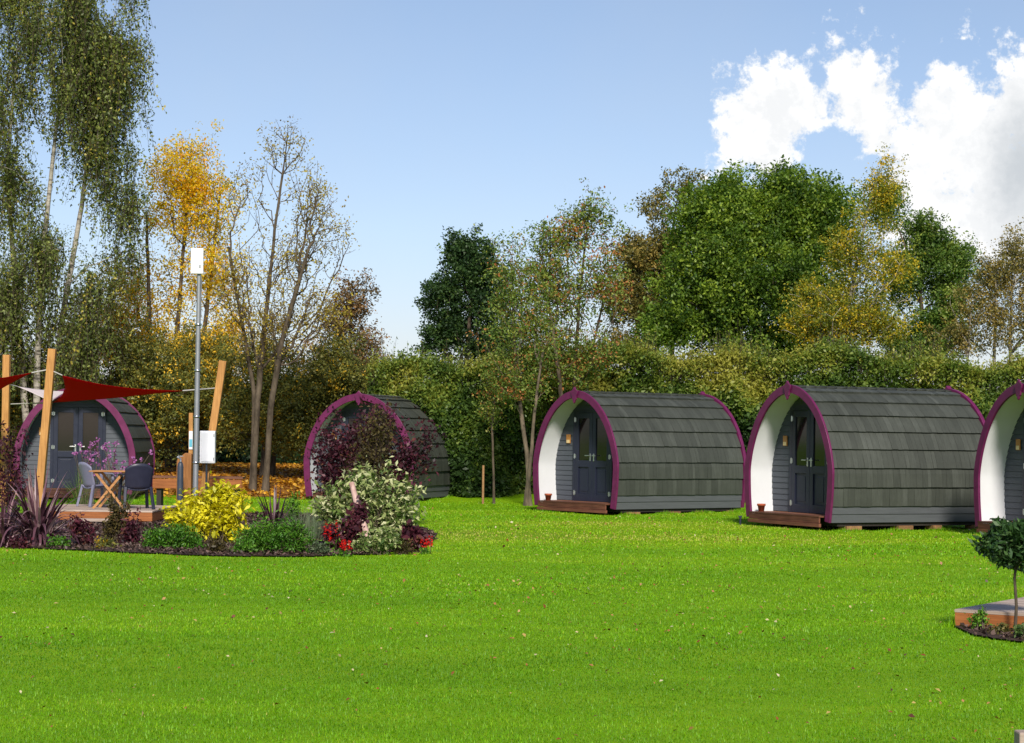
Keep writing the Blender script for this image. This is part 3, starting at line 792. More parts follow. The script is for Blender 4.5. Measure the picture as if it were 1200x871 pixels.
def make_pod():
    root = thing('camping_pod', 'pod', 'camping pod', (0, 0, 0), 0, 'wooden camping pods with purple arches on the lawn')
    S_SK = .32                                    # where the shingles stop above the foot
    # shell under the shingles
    mb = MB(); a = full(-.012, 40); n = len(a)
    vs = [(x, .02, z) for x, z in a] + [(x, LEN-.05, z) for x, z in a]
    mb.add(vs, [(i, i+1, n+i+1, n+i) for i in range(n-1)], .5, True)
    mb.build('shell', M['shell'], root)
    # shingle courses
    rr = random.Random(3); mb = MB()
    nc = 8; step = (ARC - .10 - S_SK)/nc
    for side in (1, -1):
        for k in range(nc):
            s_lo = S_SK + k*step - .01; s_hi = s_lo + step + .03
            y = .016
            while y < LEN - .07:
                w = rr.uniform(.08, .17); y1 = min(LEN - .06, y + w)
                if LEN - .06 - y1 < .08: y1 = LEN - .06
                dl = rr.uniform(-.004, .003); lift = rr.uniform(.043, .049); t = rr.random()
                v = []
                for q in range(4):
                    u = q/3; s = s_lo + dl + (s_hi - s_lo - dl)*u; o = lift*(1-u) + .006*u
                    p = prof(s, o); v += [(side*p[0], y + .0015, p[1]), (side*p[0], y1 - .0015, p[1])]
                p = prof(s_lo + dl, .0); v += [(side*p[0], y + .0015, p[1]), (side*p[0], y1 - .0015, p[1])]
                f = [(0, 1, 3, 2), (2, 3, 5, 4), (4, 5, 7, 6), (8, 9, 1, 0)]
                mb.add(v, f, t)
                y = y1
    roof = mb.build('roof', M['shingle'], root)
    # ridge pieces, each lapping the next
    mb = MB(); y = .02; i = 0
    while y < LEN - .1:
        y1 = min(LEN - .06, y + .24); t = rr.random(); v = []
        for yy, o in ((y, .052), (y1 + .02, .03)):
            pts = [prof(s, o) for s in np.linspace(ARC - .17, ARC, 5)]
            pts[-1] = np.array([0, pts[-1][1]])
            row = [(-p[0], yy, p[1]) for p in pts] + [(p[0], yy, p[1]) for p in reversed(pts[:-1])]
            v += row
        pin = [prof(s, .012) for s in np.linspace(ARC - .17, ARC, 5)]; pin[-1] = np.array([0, pin[-1][1]])
        v += [(-p[0], y, p[1]) for p in pin] + [(p[0], y, p[1]) for p in reversed(pin[:-1])]
        f = [(j, j+1, 9+j+1, 9+j) for j in range(8)] + [(18+j, 18+j+1, j+1, j) for j in range(8)]
        f += [(0, 9, 18), (8, 26, 17)]
        mb.add(v, f, t); y = y1
    mb.build('ridge_cap', M['shingle'], roof)
    # grey boards below the shingles
    for side in (1, -1):
        mb = MB()
        for k in range(2):
            s0, s1 = .0 + k*.16, .155 + k*.17; v = []
            for s, o in ((s0, .030), (s1, .016), (s1, 0.0), (s0, 0.0)):
                p = prof(s, o); v += [(side*p[0], .016, p[1]), (side*p[0], LEN-.05, p[1])]
            mb.add(v, [(0, 1, 3, 2), (2, 3, 5, 4), (6, 7, 1, 0), (0, 2, 4, 6), (1, 7, 5, 3)])
        mb.build('side_wall', M['skirt'], root)
    # porch lining
    mb = MB(); a = full(-.05, 48); n = len(a); b = full(-.034, 48)
    vs = [(x, .010, z) for x, z in a] + [(x, .60, z) for x, z in a]
    mb.add(vs, [(i, i+1, n+i+1, n+i) for i in range(n-1)], .5, True)
    mb.build('porch_lining', M['lining'], root)
    # arch trims
    def finial(y0, y1, par, sc=1.0):
        half = [(0, .125), (.035, .085), (.075, .045), (.125, .012), (.118, -.05), (.085, -.12), (.075, -.20), (.045, -.225), (.030, -.265), (0, -.30)]
        poly = [(x*sc, ZR + .02 + z*sc) for x, z in half] + [(-x*sc, ZR + .02 + z*sc) for x, z in reversed(half[1:-1])]
        m2 = MB(); m2.prism(poly, y0, y1); m2.build('finial', M['trim'], par, bevel=.008)
    mb = MB(); sweep(mb, ring(.055), ring(-.105), -.035, .012)
    t = mb.build('front_arch', M['trim'], root, bevel=.006); finial(-.07, -.0355, t, .88)
    mb = MB(); sweep(mb, ring(.065), ring(-.06), LEN-.05, LEN+.03)
    t = mb.build('rear_arch', M['trim'], root, bevel=.006); finial(LEN-.0495, LEN+.05, t, .8)
    # walls of boards
    def boards(yf, yb, name):
        mb = MB(); z = .26
        while z < 2.55:
            z1 = min(z + .112, 2.56); w0 = float(np.interp(z, QIN[:, 1], QIN[:, 0])) - .004; w1 = float(np.interp(z1, QIN[:, 1], QIN[:, 0])) - .004
            mb.add([(-w0, yf-.012, z), (w0, yf-.012, z), (w1, yf, z1-.006), (-w1, yf, z1-.006), (-w0, yb, z), (w0, yb, z), (w1, yb, z1-.006), (-w1, yb, z1-.006)],
                   [(0, 1, 2, 3), (5, 4, 7, 6), (4, 5, 1, 0), (3, 2, 6, 7)], rr.random())
            z = z1
        mb.add([(x, (yf+yb)/2+.01, z) for x, z in [(a, b) for a, b in full(-.055, 30) if b > .25]], [tuple(range(len([1 for a, b in full(-.055, 30) if b > .25])))])
        mb.build(name, M['wall'], root)
    boards(.55, .59, 'front_wall'); boards(LEN-.04, LEN-.08, 'rear_wall')
    # doors
    FL = .235; DH = 2.0; DY = .51
    mb = MB()
    for sx in (-1, 1): mb.box((sx*.635, DY+.005, FL + (DH+.04)/2), (.07, .06, DH + .04))
    mb.box((0, DY+.005, FL + DH + .035), (1.2, .06, .06)); mb.build('door_frame', M['door'], root)
    for sx in (-1, 1):
        x0, x1 = (-.597, -.004) if sx < 0 else (.004, .597); xc = (x0+x1)/2; w = x1 - x0
        mb = MB(); y = DY
        for xx in (x0+.055, x1-.055): mb.box((xx, y, FL + .01 + DH/2), (.11, .05, DH-.02))
        iw = w - .22
        for za, zb in ((.02, .18), (.78, .93), (1.87, DH)): mb.box((xc, y, FL + (za+zb)/2), (iw, .05, zb-za-.002))
        mb.box((xc, y+.012, FL + .48), (iw, .02, .60))
        mb.box((xc, y+.004, FL + .48), (iw-.10, .022, .48))
        d = mb.build('door', M['door'], root, bevel=.004)
        g = MB(); g.box((xc, y+.005, FL + 1.40), (iw, .012, .94)); g.build('pane', M['glass'], d)
        h = MB(); hx = x1 - .055 if sx < 0 else x0 + .055
        h.box((hx, y-.032, FL+1.0), (.04, .012, .17)); h.tube([(hx, y-.035, FL+1.04), (hx, y-.085, FL+1.04)], .011, 8)
        h.bar((hx, y-.08, FL+1.04), (hx - .13 if sx < 0 else hx + .12, y-.08, FL+1.04), .022, .022)
        h.build('handle', M['steel'], d, bevel=.004)
        for hz in (.20, 1.02, 1.84):
            hh = MB(); ex = x0 - .004 if sx < 0 else x1 + .004
            hh.tube([(ex, y-.034, FL+hz-.055), (ex, y-.034, FL+hz+.055)], .016, 8); hh.box((ex, y-.029, FL+hz), (.075, .008, .08))
            hh.build('hinge', M['steel'], d)
    # number plaque
    mb = MB(); mb.box((-.88, .522, 1.64), (.14, .02, .20)); pl = mb.build('wall_plaque', M['plaque'], root, bevel=.006)
    mb = MB(); mb.box((-.88, .508, 1.585), (.10, .006, .07)); mb.build('inset', M['plaquemark'], pl)
    # porch deck: boards and a fascia of two planks
    mb = MB()
    for i in range(6):
        ya = -.12 + i*.125; mb.box((0, ya + .06, .235), (2.44 if i > 1 else 2.36, .118, .03), None, rr.random())
    dk = mb.build('porch_deck', M['deck'], root, bevel=.004)
    mb = MB(); mb.box((0, -.10, .165), (2.34, .03, .105), None, .35); mb.box((0.03, -.125, .075), (2.38, .05, .065), None, .6); mb.build('fascia', M['step'], dk, bevel=.004)
    # base frame and ground blocks
    mb = MB(); mb.box((0, LEN/2 + .1, .135), (2.62, LEN - .2, .15)); mb.build('base_frame', M['dark'], root)
    for sx in (-1, 1):
        for yy in (.55, 1.75, 2.5, LEN-.35):
            mb = MB(); mb.box((sx*1.24, yy, .028), (.26, .34 if yy < 2 else .2, .075), None, rr.random()); mb.build('support_block', M['block'], root)
    return root

pods = [  # px of the arch, distance, heading
 ('camping pod with arch and half hidden doors behind the red sail at the left', 86.5, 49.6, -3.0),
 ('camping pod half hidden behind a purple leaved bush', 419.5, 50.8, 17.5),
 ('camping pod fully in view beside the slender tree, left of the other open pod', 673.5, 45.3, 52.0),
 ('camping pod in full view directly right of the middle pod, beside the black ground peg', 923.5, 39.2, 63.0),
 ('camping pod cut off by the right edge, behind the clipped bay tree', 1195, 36.0, 71.0)]
pod0 = make_pod(); podobs = []
for i, (lb, px, Y, hd) in enumerate(pods):
    o = pod0 if i == 0 else copy_tree(pod0)
    p = P(px, 600, Y); z = float(gz(p[0], Y + 1)) + (.03 if i == 3 else -.03 if i == 1 else 0)
    o.location = (p[0], Y, z + 0); o.rotation_euler = (0, 0, -math.radians(hd)); o['label'] = lb
    podobs.append(o)
bpy.context.view_layer.update()
for i, lb in ((2, 'small terracotta pot on the porch of the fully visible middle pod'), (3, 'small red clay pot on the porch of the pod beside the black peg')):
    w = podobs[i].matrix_world @ Vector((-1.06, .10, .25))
    mb = MB(); mb.lathe([(.0, 0), (.055, 0), (.072, .11), (.085, .11), (.085, .15), (.072, .15), (.066, .12), (0, .12)], k=18)
    o = mb.build('plant_pot', M['terracotta']); o.location = w; tag(o, lb, 'plant pot')
w = podobs[3].matrix_world @ Vector((-1.42, -.15, 0)); w.z = float(gz(w.x, w.y))
mb = MB(); mb.tube([(0, 0, -.02), (0, 0, .16)], .022, 8); mb.box((0, 0, .17), (.07, .05, .03)); o = mb.build('ground_peg', M['navy']); o.location = w
tag(o, 'short black peg in the grass at the left foot of an open pod', 'peg')
b = G(566, 579); mb = MB(); b = P(566, 579, 50.3); zz = float(gz(b[0], 50.3)); mb.tube([(0, 0, -.05), (.0, 0, .95)], .03, 8)
o = mb.build('tree_stake', M['block']); o.location = (b[0], 50.3, zz); tag(o, 'short round wooden stake next to the thin sapling by the hedge', 'stake')

# ------------------------------------------------------------------ shade sails, posts, pole
def post(name, label, a, b, w, cat='post', top=None):
    a, b = Vector(a), Vector(b)
    a = a + (a - b).normalized()*.0
    mb = MB(); mb.bar((0, 0, 0), b - a, w, w)
    o = mb.build(name, M['post'], None, bevel=.008); o.location = a
    return tag(o, label, cat)
def onground(px, py_top, Y, px_base):
    t = P(px, py_top, Y); bz = P(px_base, 600, Y); bz[2] = float(gz(bz[0], Y)) - .1
    return bz, t
b1, t1 = onground(61.5, 409, 42, 44); post('timber_post', 'tall leaning timber post in front of the doors of the leftmost pod', b1, t1, .155)
b2, t2 = onground(8, 416, 45, 5); post('timber_post', 'tall timber post at the very left edge behind the red sail', b2, t2, .15)
b3, t3 = onground(261.5, 423, 42, 234); post('timber_post', 'leaning timber post behind the white box, right of the metal pole', b3, t3, .15)
b4, t4 = onground(224, 484, 42.6, 223); o = post('timber_post', 'thin upright timber post with a pale notice left of the metal pole', b4, t4, .085)
q = P(223.6, 516, 42.54); mb = MB(); mb.box((0, 0, 0), (.075, .006, .38)); o = mb.build('notice', M['white']); o.location = q
tag(o, 'narrow white and blue notice fixed to the thin post left of the metal pole', 'notice')
mb = MB(); mb.box((0, -.006, -.06), (.062, .005, .16)); mb.build('blue_panel', M['notice'], o)
b5, t5 = onground(217, 532, 41.6, 216)
mb = MB(); h = t5[2] - b5[2]; mb.prism([(-.15, 0), (.15, 0), (.15, h), (.02, h + .02), (-.13, h - .10), (-.15, h-.16)], -.13, .13)
o = mb.build('timber_stump', wood('stump_wood', (.17, .065, .015), (.36, .16, .05)), None, bevel=.012); o.location = b5; tag(o, 'thick squat brown timber stump left of the foot of the metal pole', 'stump')

def sail(name, label, mat, corners, sag=.10, n=14, cables=()):
    A, B, Cc = [np.array(c, float) for c in corners]
    cen = (A+B+Cc)/3
    root = thing(name, label, 'shade sail', tuple(cen))
    vs = {}; V = []; fs = []
    for i in range(n+1):
        for j in range(n+1-i):
            u, v = i/n, j/n; w = 1-u-v
            p = A*u + B*v + Cc*w
            e = (u*v + v*w + w*u); pull = 1 - .45*(1 - min(1, 6*min(u*v + 0*w, 1)) * 1)*0
            # edges curve in towards the middle between the corners
            k = 4*(u*v*(1-w)**0 * (w < 1) + v*w + w*u)/3
            edge = max(u*v/(w + .15), v*w/(u + .15), w*u/(v + .15))
            p = p + (cen - p)*.16*min(1.0, edge*.7) + np.array([0, 0, -sag*e])
            vs[(i, j)] = len(V); V.append(p - cen)
    for i in range(n):
        for j in range(n-i):
            fs.append((vs[(i, j)], vs[(i+1, j)], vs[(i, j+1)]))
            if j < n-i-1: fs.append((vs[(i+1, j)], vs[(i+1, j+1)], vs[(i, j+1)]))
    o = obj('canvas', mesh_np('canvas', np.array(V), np.array(fs), smooth=True), mat, root)
    m = o.modifiers.new('thick', 'SOLIDIFY'); m.thickness = .004
    for a, b in cables:
        mb = MB(); mb.tube([np.array(a)-cen, np.array(b)-cen], .014, 6); mb.build('cable', M['rope'], root)
A = P(73, 440, 41.8); B = P(214, 458, 41.6); Cc = P(61, 472, 46.2)
sail('shade_sail', 'dark red triangular sail stretched between two leaning posts in front of the leftmost pod', M['sail'], (A, B, Cc), .20,
     cables=((A, P(59.5, 434, 42)), (B, P(253, 455, 42)), (Cc, P(6, 474, 45))))
A2 = P(37, 437, 41.9); B2 = P(-60, 446, 42); C2 = P(-40, 482, 46)
sail('shade_sail', 'dark red sail running out of the picture at the left edge', M['sail'], (A2, B2, C2), .05, cables=((A2, P(58, 433, 42)),))
A3 = P(20, 453, 45.5); B3 = P(80, 459, 47.5); C3 = P(60, 472, 43.6)
sail('shade_sail', 'pale cream sail corner showing between the two red sails', M['cream'], (A3, B3, C3), .03, cables=((A3, P(7, 450, 45)),))

Yp = 40.0; bp, tp = onground(233.5, 318, Yp, 228.5)
root = thing('metal_pole', 'tall grey metal pole with a white panel aerial on top', 'pole', tuple(bp))
mb = MB(); mb.tube([(0, 0, 0), tuple(np.array(tp - bp)*.45), tuple(tp - bp)], [.055, .052, .042], 12); mb.build('shaft', M['galv'], root)
pa = P(231, 306, Yp - .07) - bp; pb = tp - bp
mb = MB(); mb.box(pa, (.245, .05, .50)); al = mb.build('aerial', M['white'], root, bevel=.012)
mb = MB(); mb.box(pa + [.06, -.03, -.1], (.03, .02, .05)); mb.build('port', M['galv'], al)
mb = MB(); mb.bar(pb + [.0, -.04, -.02], pb + [.13, -.04, -.04], .05, .03); mb.build('clamp', M['steel'], root)
mb = MB(); mb.tube([pb - [0, 0, .1], pb + [0, 0, .22]], .022, 8); mb.box(pa + [0, .05, -.12], (.10, .08, .04)); mb.box(pa + [0, .05, .1], (.10, .08, .04)); mb.tube([pa + [.05, .0, -.2], pa + [.09, .04, -.38], pb + [.045, -.02, -.5], pb+[.05, -.02, -.9]], .008, 6); mb.build('bracket', M['galv'], root)
for zz in (1.2, 2.1, 3.0, 3.9):
    mb = MB(); q = (tp-bp)*(zz/ (tp-bp)[2]); mb.lathe([(.053, -.02), (.062, -.02), (.062, .02), (.053, .02)], q, 12); mb.build('band', M['steel'], root)
q = P(243.5, 524, 41.75)
root = thing('meter_box', 'white plastic cabinet fixed to the leaning post beside the metal pole', 'cabinet', tuple(q))
mb = MB(); mb.box((0, 0, 0), (.31, .16, .66)); mb.build('case', M['white'], root, bevel=.012)
mb = MB(); mb.box((.015, -.088, 0), (.26, .014, .60)); d = mb.build('door', M['white'], root, bevel=.006)
for zz in (-.24, .24):
    mb = MB(); mb.tube([(.135, -.098, zz-.03), (.135, -.098, zz+.03)], .009, 6); mb.build('hinge', M['galv'], d)
mb = MB(); mb.tube([(-.02, -.01, -.33), (-.02, .0, -1.0)], .02, 8); mb.build('conduit', M['gas'], root)
q = P(211, 580, 40.8); q[2] = float(gz(q[0], 40.8))
root = thing('standpipe', 'slim blue grey water standpipe with tap beside the timber stump', 'standpipe', tuple(q))
hz = CAM - (541-504.8)/F*40.8*1.0 - q[2]
mb = MB(); mb.lathe([(.062, 0), (.062, hz-.10), (.05, hz-.04), (.028, hz), (0, hz)], k=16); mb.build('column', M['gas'], root)
mb = MB(); mb.tube([(0, 0, hz-.01), (0, 0, hz+.06), (-.07, -.02, hz+.09)], .02, 8); mb.bar((-.05, 0, hz+.11), (.05, 0, hz+.11), .02, .02); mb.build('tap', M['steel'], root)

# ------------------------------------------------------------------ decks, bench, table and chairs
def deck(name, label, x0, x1, y0, y1, z, ztop_h, loc_mat_front, nb=None, mat=None):
    root = thing(name, label, 'deck', ((x0+x1)/2, y0, 0)); cx = (x0+x1)/2
    mb = MB(); w = .14; n = int((y1-y0)/w)
    for i in range(n): mb.box((0, i*w + w/2, z - .014), (x1-x0, w-.008, .028), None, rs.random())
    mb.build('boards', mat or M['greywood'], root, bevel=.003)
    mb = MB(); mb.box((0, .016, z - .03 - ztop_h/2), (x1-x0-.01, .03, ztop_h)); mb.build('fascia', loc_mat_front, root, bevel=.004)
    mb = MB(); mb.box((-(x1-x0)/2+.02, (y1-y0)/2, z-.03-ztop_h/2), (.03, y1-y0-.1, ztop_h)); mb.build('side_board', loc_mat_front, root)
    mb = MB(); mb.box(((x1-x0)/2-.02, (y1-y0)/2, z-.03-ztop_h/2), (.03, y1-y0-.1, ztop_h)); mb.build('side_board', loc_mat_front, root)
    mb = MB()
    for xx in np.linspace(-(x1-x0)/2 + .2, (x1-x0)/2 - .2, 4): mb.box((xx, (y1-y0)/2, (z-.05)/2 - .05), (.08, y1-y0-.2, z))
    mb.build('joists', M['dark'], root)
    return root
dz = .22
dx0, dx1 = P(40, 600, 38)[0], P(183, 600, 38)[0]
deck('terrace_deck', 'low timber deck under the garden table behind the planting bed', dx0, dx1, 37.6, 40.6, dz, .16, M['deckfront'])
mb = MB(); q0 = P(84, 617, 36.9); q1 = P(128, 617, 36.9); mb.box(((q0[0]+q1[0])/2, 36.95, .07), (q1[0]-q0[0], .32, .045), None, .8); 
for xx in (q0[0]+.1, q1[0]-.1): mb.box((xx, 36.97, .02), (.06, .26, .06))
o = mb.build('deck_step', M['greywood'], None, bevel=.004); tag(o, 'narrow pale wooden step in front of the table deck', 'step')
# low timber bench rail behind the pole
bx0, bx1 = P(178, 568, 43.5)[0], P(285, 568, 43.5)[0]; zt = P(230, 558, 43.5)[2]; gzz = 0.0
root = thing('timber_bench', 'long low brown timber bench behind the metal pole', 'bench', ((bx0+bx1)/2, 43.5, 0))
mb = MB(); 
for i in range(3): mb.box((0, i*.155, zt - .03), (bx1-bx0, .145, .05), None, rs.random())
mb.build('seat', M['deck'], root, bevel=.005)
mb = MB(); mb.box((0, -.05, zt - .17), (bx1-bx0-.05, .035, .20)); mb.build('apron', M['deckfront'], root, bevel=.005)
for xx in np.linspace(-(bx1-bx0)/2+.15, (bx1-bx0)/2-.15, 4):
    mb = MB(); mb.box((xx, .14, (zt-.06)/2 - .03), (.10, .3, zt-.055)); mb.build('leg', M['dark'], root)

# folding table
tq = P(131, 596, 38.7)
root = thing('garden_table', 'wooden folding garden table with crossed legs between two plastic chairs', 'table', (tq[0], 38.7, dz))
mb = MB()
for i in range(6): mb.box((0, -.31 + i*.125, .70), (.74, .112, .022), None, rs.random())
mb.box((-.28, 0, .68), (.04, .68, .025)); mb.box((.28, 0, .68), (.04, .68, .025)); mb.build('table_top', M['teak'], root, bevel=.004)
for yy in (-.29, .29):
    for s in (-1, 1):
        mb = MB(); mb.bar((-s*.30, yy + .02*s, 0.0), (s*.26, yy + .02*s, .68), .022, .045); mb.build('leg', M['teak'], root)
def chair(name, label, mat, loc, rot):
    root = thing(name, label, 'garden chair', loc, rot, 'plastic garden chairs at the table')
    # faces -y ; seat .42 high, moulded back with flared arms
    def sheet(nu, nv, fn, nm, th=.02):
        V = []; fs = []
        for i in range(nu+1):
            for j in range(nv+1): V.append(fn(i/nu, j/nv))
        for i in range(nu):
            for j in range(nv): a = i*(nv+1)+j; fs.append((a, a+1, a+nv+2, a+nv+1))
        o = obj(nm, mesh_np(nm, np.array(V), np.array(fs), smooth=True), mat, root)
        m = o.modifiers.new('t', 'SOLIDIFY'); m.thickness = th; m.offset = 0; return o
    sheet(8, 8, lambda u, v: ((u-.5)*(.46 - .04*v), -.23 + .45*v, .42 - .03*math.sin(PI*u) - .035*v), 'seat', .025)
    def back(u, v):
        a = (u-.5)*2; w = .24 + .03*v
        top = .86 - .10*abs(a)**2.6
        z = .38 + (top - .38)*v
        return (a*w, .22 + .12*v - .07*a*a, z)
    sheet(12, 8, back, 'backrest', .02)
    for s in (-1, 1):
        mb = MB(); pts = [(s*.235, .24, .66), (s*.275, .14, .655), (s*.285, 0, .65), (s*.28, -.16, .64), (s*.265, -.21, .60)]
        for a, b in zip(pts[:-1], pts[1:]): mb.bar(a, b, .055, .028)
        mb.build('armrest', mat, root, bevel=.008)
        for yy, y2 in ((-.20, -.25), (.20, .29)):
            mb = MB(); top = (s*.235, yy, .42 if yy > 0 else .62); bot = (s*.275, y2, 0)
            mb.bar(top, bot, .055, .045); mb.build('leg', mat, root, bevel=.008)
    return root
cq = P(159, 596, 38.5); chair('garden_chair', 'dark navy plastic armchair with its back to the lawn, right of the table', M['navy'], (cq[0], 38.5, dz), math.radians(118+85))
cq = P(114, 590, 39.4); chair('garden_chair', 'pale lilac grey plastic armchair on the far left side of the table', M['lilac'], (cq[0], 39.4, dz), math.radians(128))

# right-hand deck, corner post
b0 = G(1118, 735)
d0 = P(1117, 714, b0[1])
root = deck('timber_deck', 'low timber deck with orange fascia behind the bay tree at the right edge', 0, 3.6, 0, 2.6, .165, .13, M['deckfront'])
root.location = (b0[0] + 1.8*math.cos(math.radians(33)), b0[1] - 1.8*math.sin(math.radians(33)), float(gz(b0[0], b0[1]))); root.rotation_euler = (0, 0, math.radians(-33))
q = P(1205, 871, 11.3); mb = MB(); mb.box((0, 0, .13), (.13, .13, .30)); o = mb.build('corner_post', M['greywood'], None, bevel=.01)
zt = P(1203, 857, 11.3)[2]; o.location = (q[0], 11.3, zt - .28); tag(o, 'stub of a pale square timber post in the bottom right corner', 'post')
print('static', len(bpy.data.objects))

# ------------------------------------------------------------------ plants of the beds
def shrub(name, label, base_px, Y, lobes, lm, bk='bark', stems=40, per=30, size=.08, spread=.06, aspect=.5, up=.4, droop=.1, along=.55,
          tmean=.5, tvar=.18, jit=.16, cat='shrub', r=.006, depth=.8, arch=.1, shell=.4, axisup=0.0, group=None, twoaxis=None):
    Y = Y - (1.7 if 30 < Y < 36 else 0)
    b = P(base_px, 600, Y); b[2] = float(gz(b[0], Y))
    pts = lobe_points(lobes, Y, stems, depth, shell)
    pts[:, 2] = np.maximum(pts[:, 2], b[2] + .06)
    root = thing(name, label, cat, tuple(b), 0, group)
    s0, s1, ra, rb, pos, ti, ax = [], [], [], [], [], [], []
    wid = max(.04, np.std(pts[:, 0])*.35)
    for a in pts:
        st = b + np.array([rs.normal()*wid, rs.normal()*wid, 0]); D = np.linalg.norm(a-st)
        ctl = (st+a)/2 + np.array([0, 0, arch*D]) + rs.normal(size=3)*.06*D
        t = np.linspace(0, 1, 7)[:, None]; path = st*(1-t)**2 + 2*ctl*t*(1-t) + a*t*t
        s0.append(path[:-1]); s1.append(path[1:]); rr = r*(1 - np.linspace(0, 1, 7)*.7); ra.append(rr[:-1]); rb.append(rr[1:])
        u = 1 - along*rs.random(per)[:, None]**1.3
        q = st*(1-u)**2 + 2*ctl*u*(1-u) + a*u*u
        pos.append(q + rs.normal(size=(per, 3))*spread); ti.append(rs.normal(tmean, tvar) + rs.normal(size=per)*jit)
        ax.append(np.repeat(unit(a-st)[None], per, 0)*axisup)
    c, f = prisms(np.concatenate(s0), np.concatenate(s1), np.concatenate(ra), np.concatenate(rb), 4)
    obj('stems', mesh_np('stems', c, f), M[bk], root, b)
    pos = np.concatenate(pos); pos[:, 2] = np.maximum(pos[:, 2], b[2] + .02)
    c, f, t = leaves(pos, size*rs.uniform(.6, 1.35, len(pos)), np.concatenate(ti), aspect, up, droop, np.concatenate(ax) + rs.normal(size=(len(pos), 3))*.6 if axisup else None)
    obj('foliage', mesh_np('foliage', c, f, t), LM[lm], root, b)
    return root

def blades(name, label, base_px, Y, n, h0, h1, wid, lean, lm, cat='plant', spread=.08, tmean=.5, tvar=.25, segs=6, group=None, bend=.6):
    Y = Y - (1.7 if 30 < Y < 36 else 0)
    b = P(base_px, 600, Y); b[2] = float(gz(b[0], Y))
    V = []; Fc = []; T = []
    for i in range(n):
        an = rs.uniform(0, 2*PI); L_ = rs.uniform(h0, h1); le = abs(rs.normal())*lean; w = wid*rs.uniform(.7, 1.2)
        d = np.array([math.cos(an), math.sin(an), 0]); s = np.array([-d[1], d[0], 0])
        st = b + d*rs.uniform(0, spread); k = len(V); t0 = rs.normal(tmean, tvar); ang = le; p = st.copy()
        for q in range(segs+1):
            u = q/segs; ww = w*(1 - u**2.2)*min(1, .5 + u*2)/2
            nr = np.array([d[0]*math.cos(ang), d[1]*math.cos(ang), -math.sin(ang)])
            V += [p - s*ww - b, p + nr*ww*.3*0 + nr*(-.25*ww) - b, p + s*ww - b]
            p = p + (d*math.sin(ang) + np.array([0, 0, math.cos(ang)]))*L_/segs
            ang += bend*le*rs.uniform(.1, .6) + .03
            if p[2] < b[2] + .01: p[2] = b[2] + .01
        for q in range(segs):
            a = k + q*3
            Fc += [(a, a+1, a+4, a+3), (a+1, a+2, a+5, a+4)]; T += [t0 + rs.normal()*.06, t0 + .1 + rs.normal()*.06]
    me = mesh_np(name, np.array(V), np.array(Fc), np.clip(T, 0, 1))
    o = obj(name, me, LM[lm]); o.location = b
    return tag(o, label, cat, group)

blades('flax_plant', 'large purple flax with long arching leaves at the left end of the bed', 46, 31.4, 170, .6, 1.3, .062, .5, 'phorm', spread=.22, tmean=.58, tvar=.3, segs=10, bend=1.25)
blades('flax_plant', 'smaller dark purple flax low down at the left edge of the picture', 4, 31.2, 70, .45, .95, .055, .5, 'phorm', spread=.14, tmean=.5, segs=9, bend=1.25)
blades('flax_plant', 'small upright wine red flax behind the green clump, right of the yellow shrub', 322, 34.6, 34, .45, .95, .05, .28, 'phorm', spread=.14, tmean=.45, segs=7)
shrub('purple_shrub', 'thin purple leaved shrub in front of the left sail post', 10, 34.5, [(8, 520, 18, 40), (14, 560, 22, 30), (24, 500, 12, 20)], 'smoke', 'bark_dark', 40, 22, .075, .05)
shrub('purple_perennial', 'low wine purple leafy plant beside the big flax', 98, 31.2, [(94, 615, 14, 16), (104, 628, 12, 12)], 'smoke', 'bark_dark', 36, 16, .08, .04, tmean=.65, aspect=.4, cat='plant')
shrub('purple_perennial', 'purple leafy plant under the left end of the green clump by the twiggy plant', 158, 31.6, [(156, 608, 12, 16), (150, 630, 12, 10)], 'smoke', 'bark_dark', 30, 16, .075, .04, tmean=.6, aspect=.4, cat='plant')
shrub('twiggy_plant', 'slim twiggy olive plant standing in front of the table', 134, 31.8, [(134, 590, 9, 22), (130, 618, 10, 20), (143, 600, 9, 22)], 'smokeg', 'bark', 44, 22, .06, .035, tmean=.6, cat='plant')
shrub('yellow_shrub', 'bright golden yellow leafy shrub in the middle of the bed', 246, 32.2, [(248, 590, 40, 22), (222, 600, 32, 18), (275, 592, 24, 24), (250, 615, 46, 20), (208, 612, 18, 14), (262, 575, 16, 12)], 'yellow', 'bark', 190, 24, .105, .055, aspect=.42, up=.7, along=.45, tmean=.55, tvar=.2, shell=.33)
shrub('green_clump', 'low fresh green clump in front of the left side of the yellow shrub', 202, 30.6, [(202, 630, 34, 18), (185, 635, 18, 12), (225, 636, 18, 12)], 'mound', 'bark', 190, 30, .055, .045, aspect=.35, along=.5, tmean=.45, cat='plant', shell=.33)
shrub('green_clump', 'low fresh green clump right of the yellow shrub at the lawn edge', 326, 30.4, [(322, 626, 38, 22), (352, 634, 26, 15), (292, 632, 20, 15)], 'mound', 'bark', 240, 30, .055, .05, aspect=.35, along=.5, tmean=.5, cat='plant', shell=.33)
shrub('yellow_green_plant', 'small lime plant tucked behind the wine red flax', 342, 35.4, [(342, 590, 10, 12), (348, 582, 8, 8)], 'mound', 'bark', 30, 16, .06, .04, tmean=.95, cat='plant')
blades('lavender', 'grey green lavender with thin upright stalks right of the wine red flax', 362, 33.6, 260, .3, .62, .012, .28, 'lavender', spread=.42, tmean=.55, segs=4)
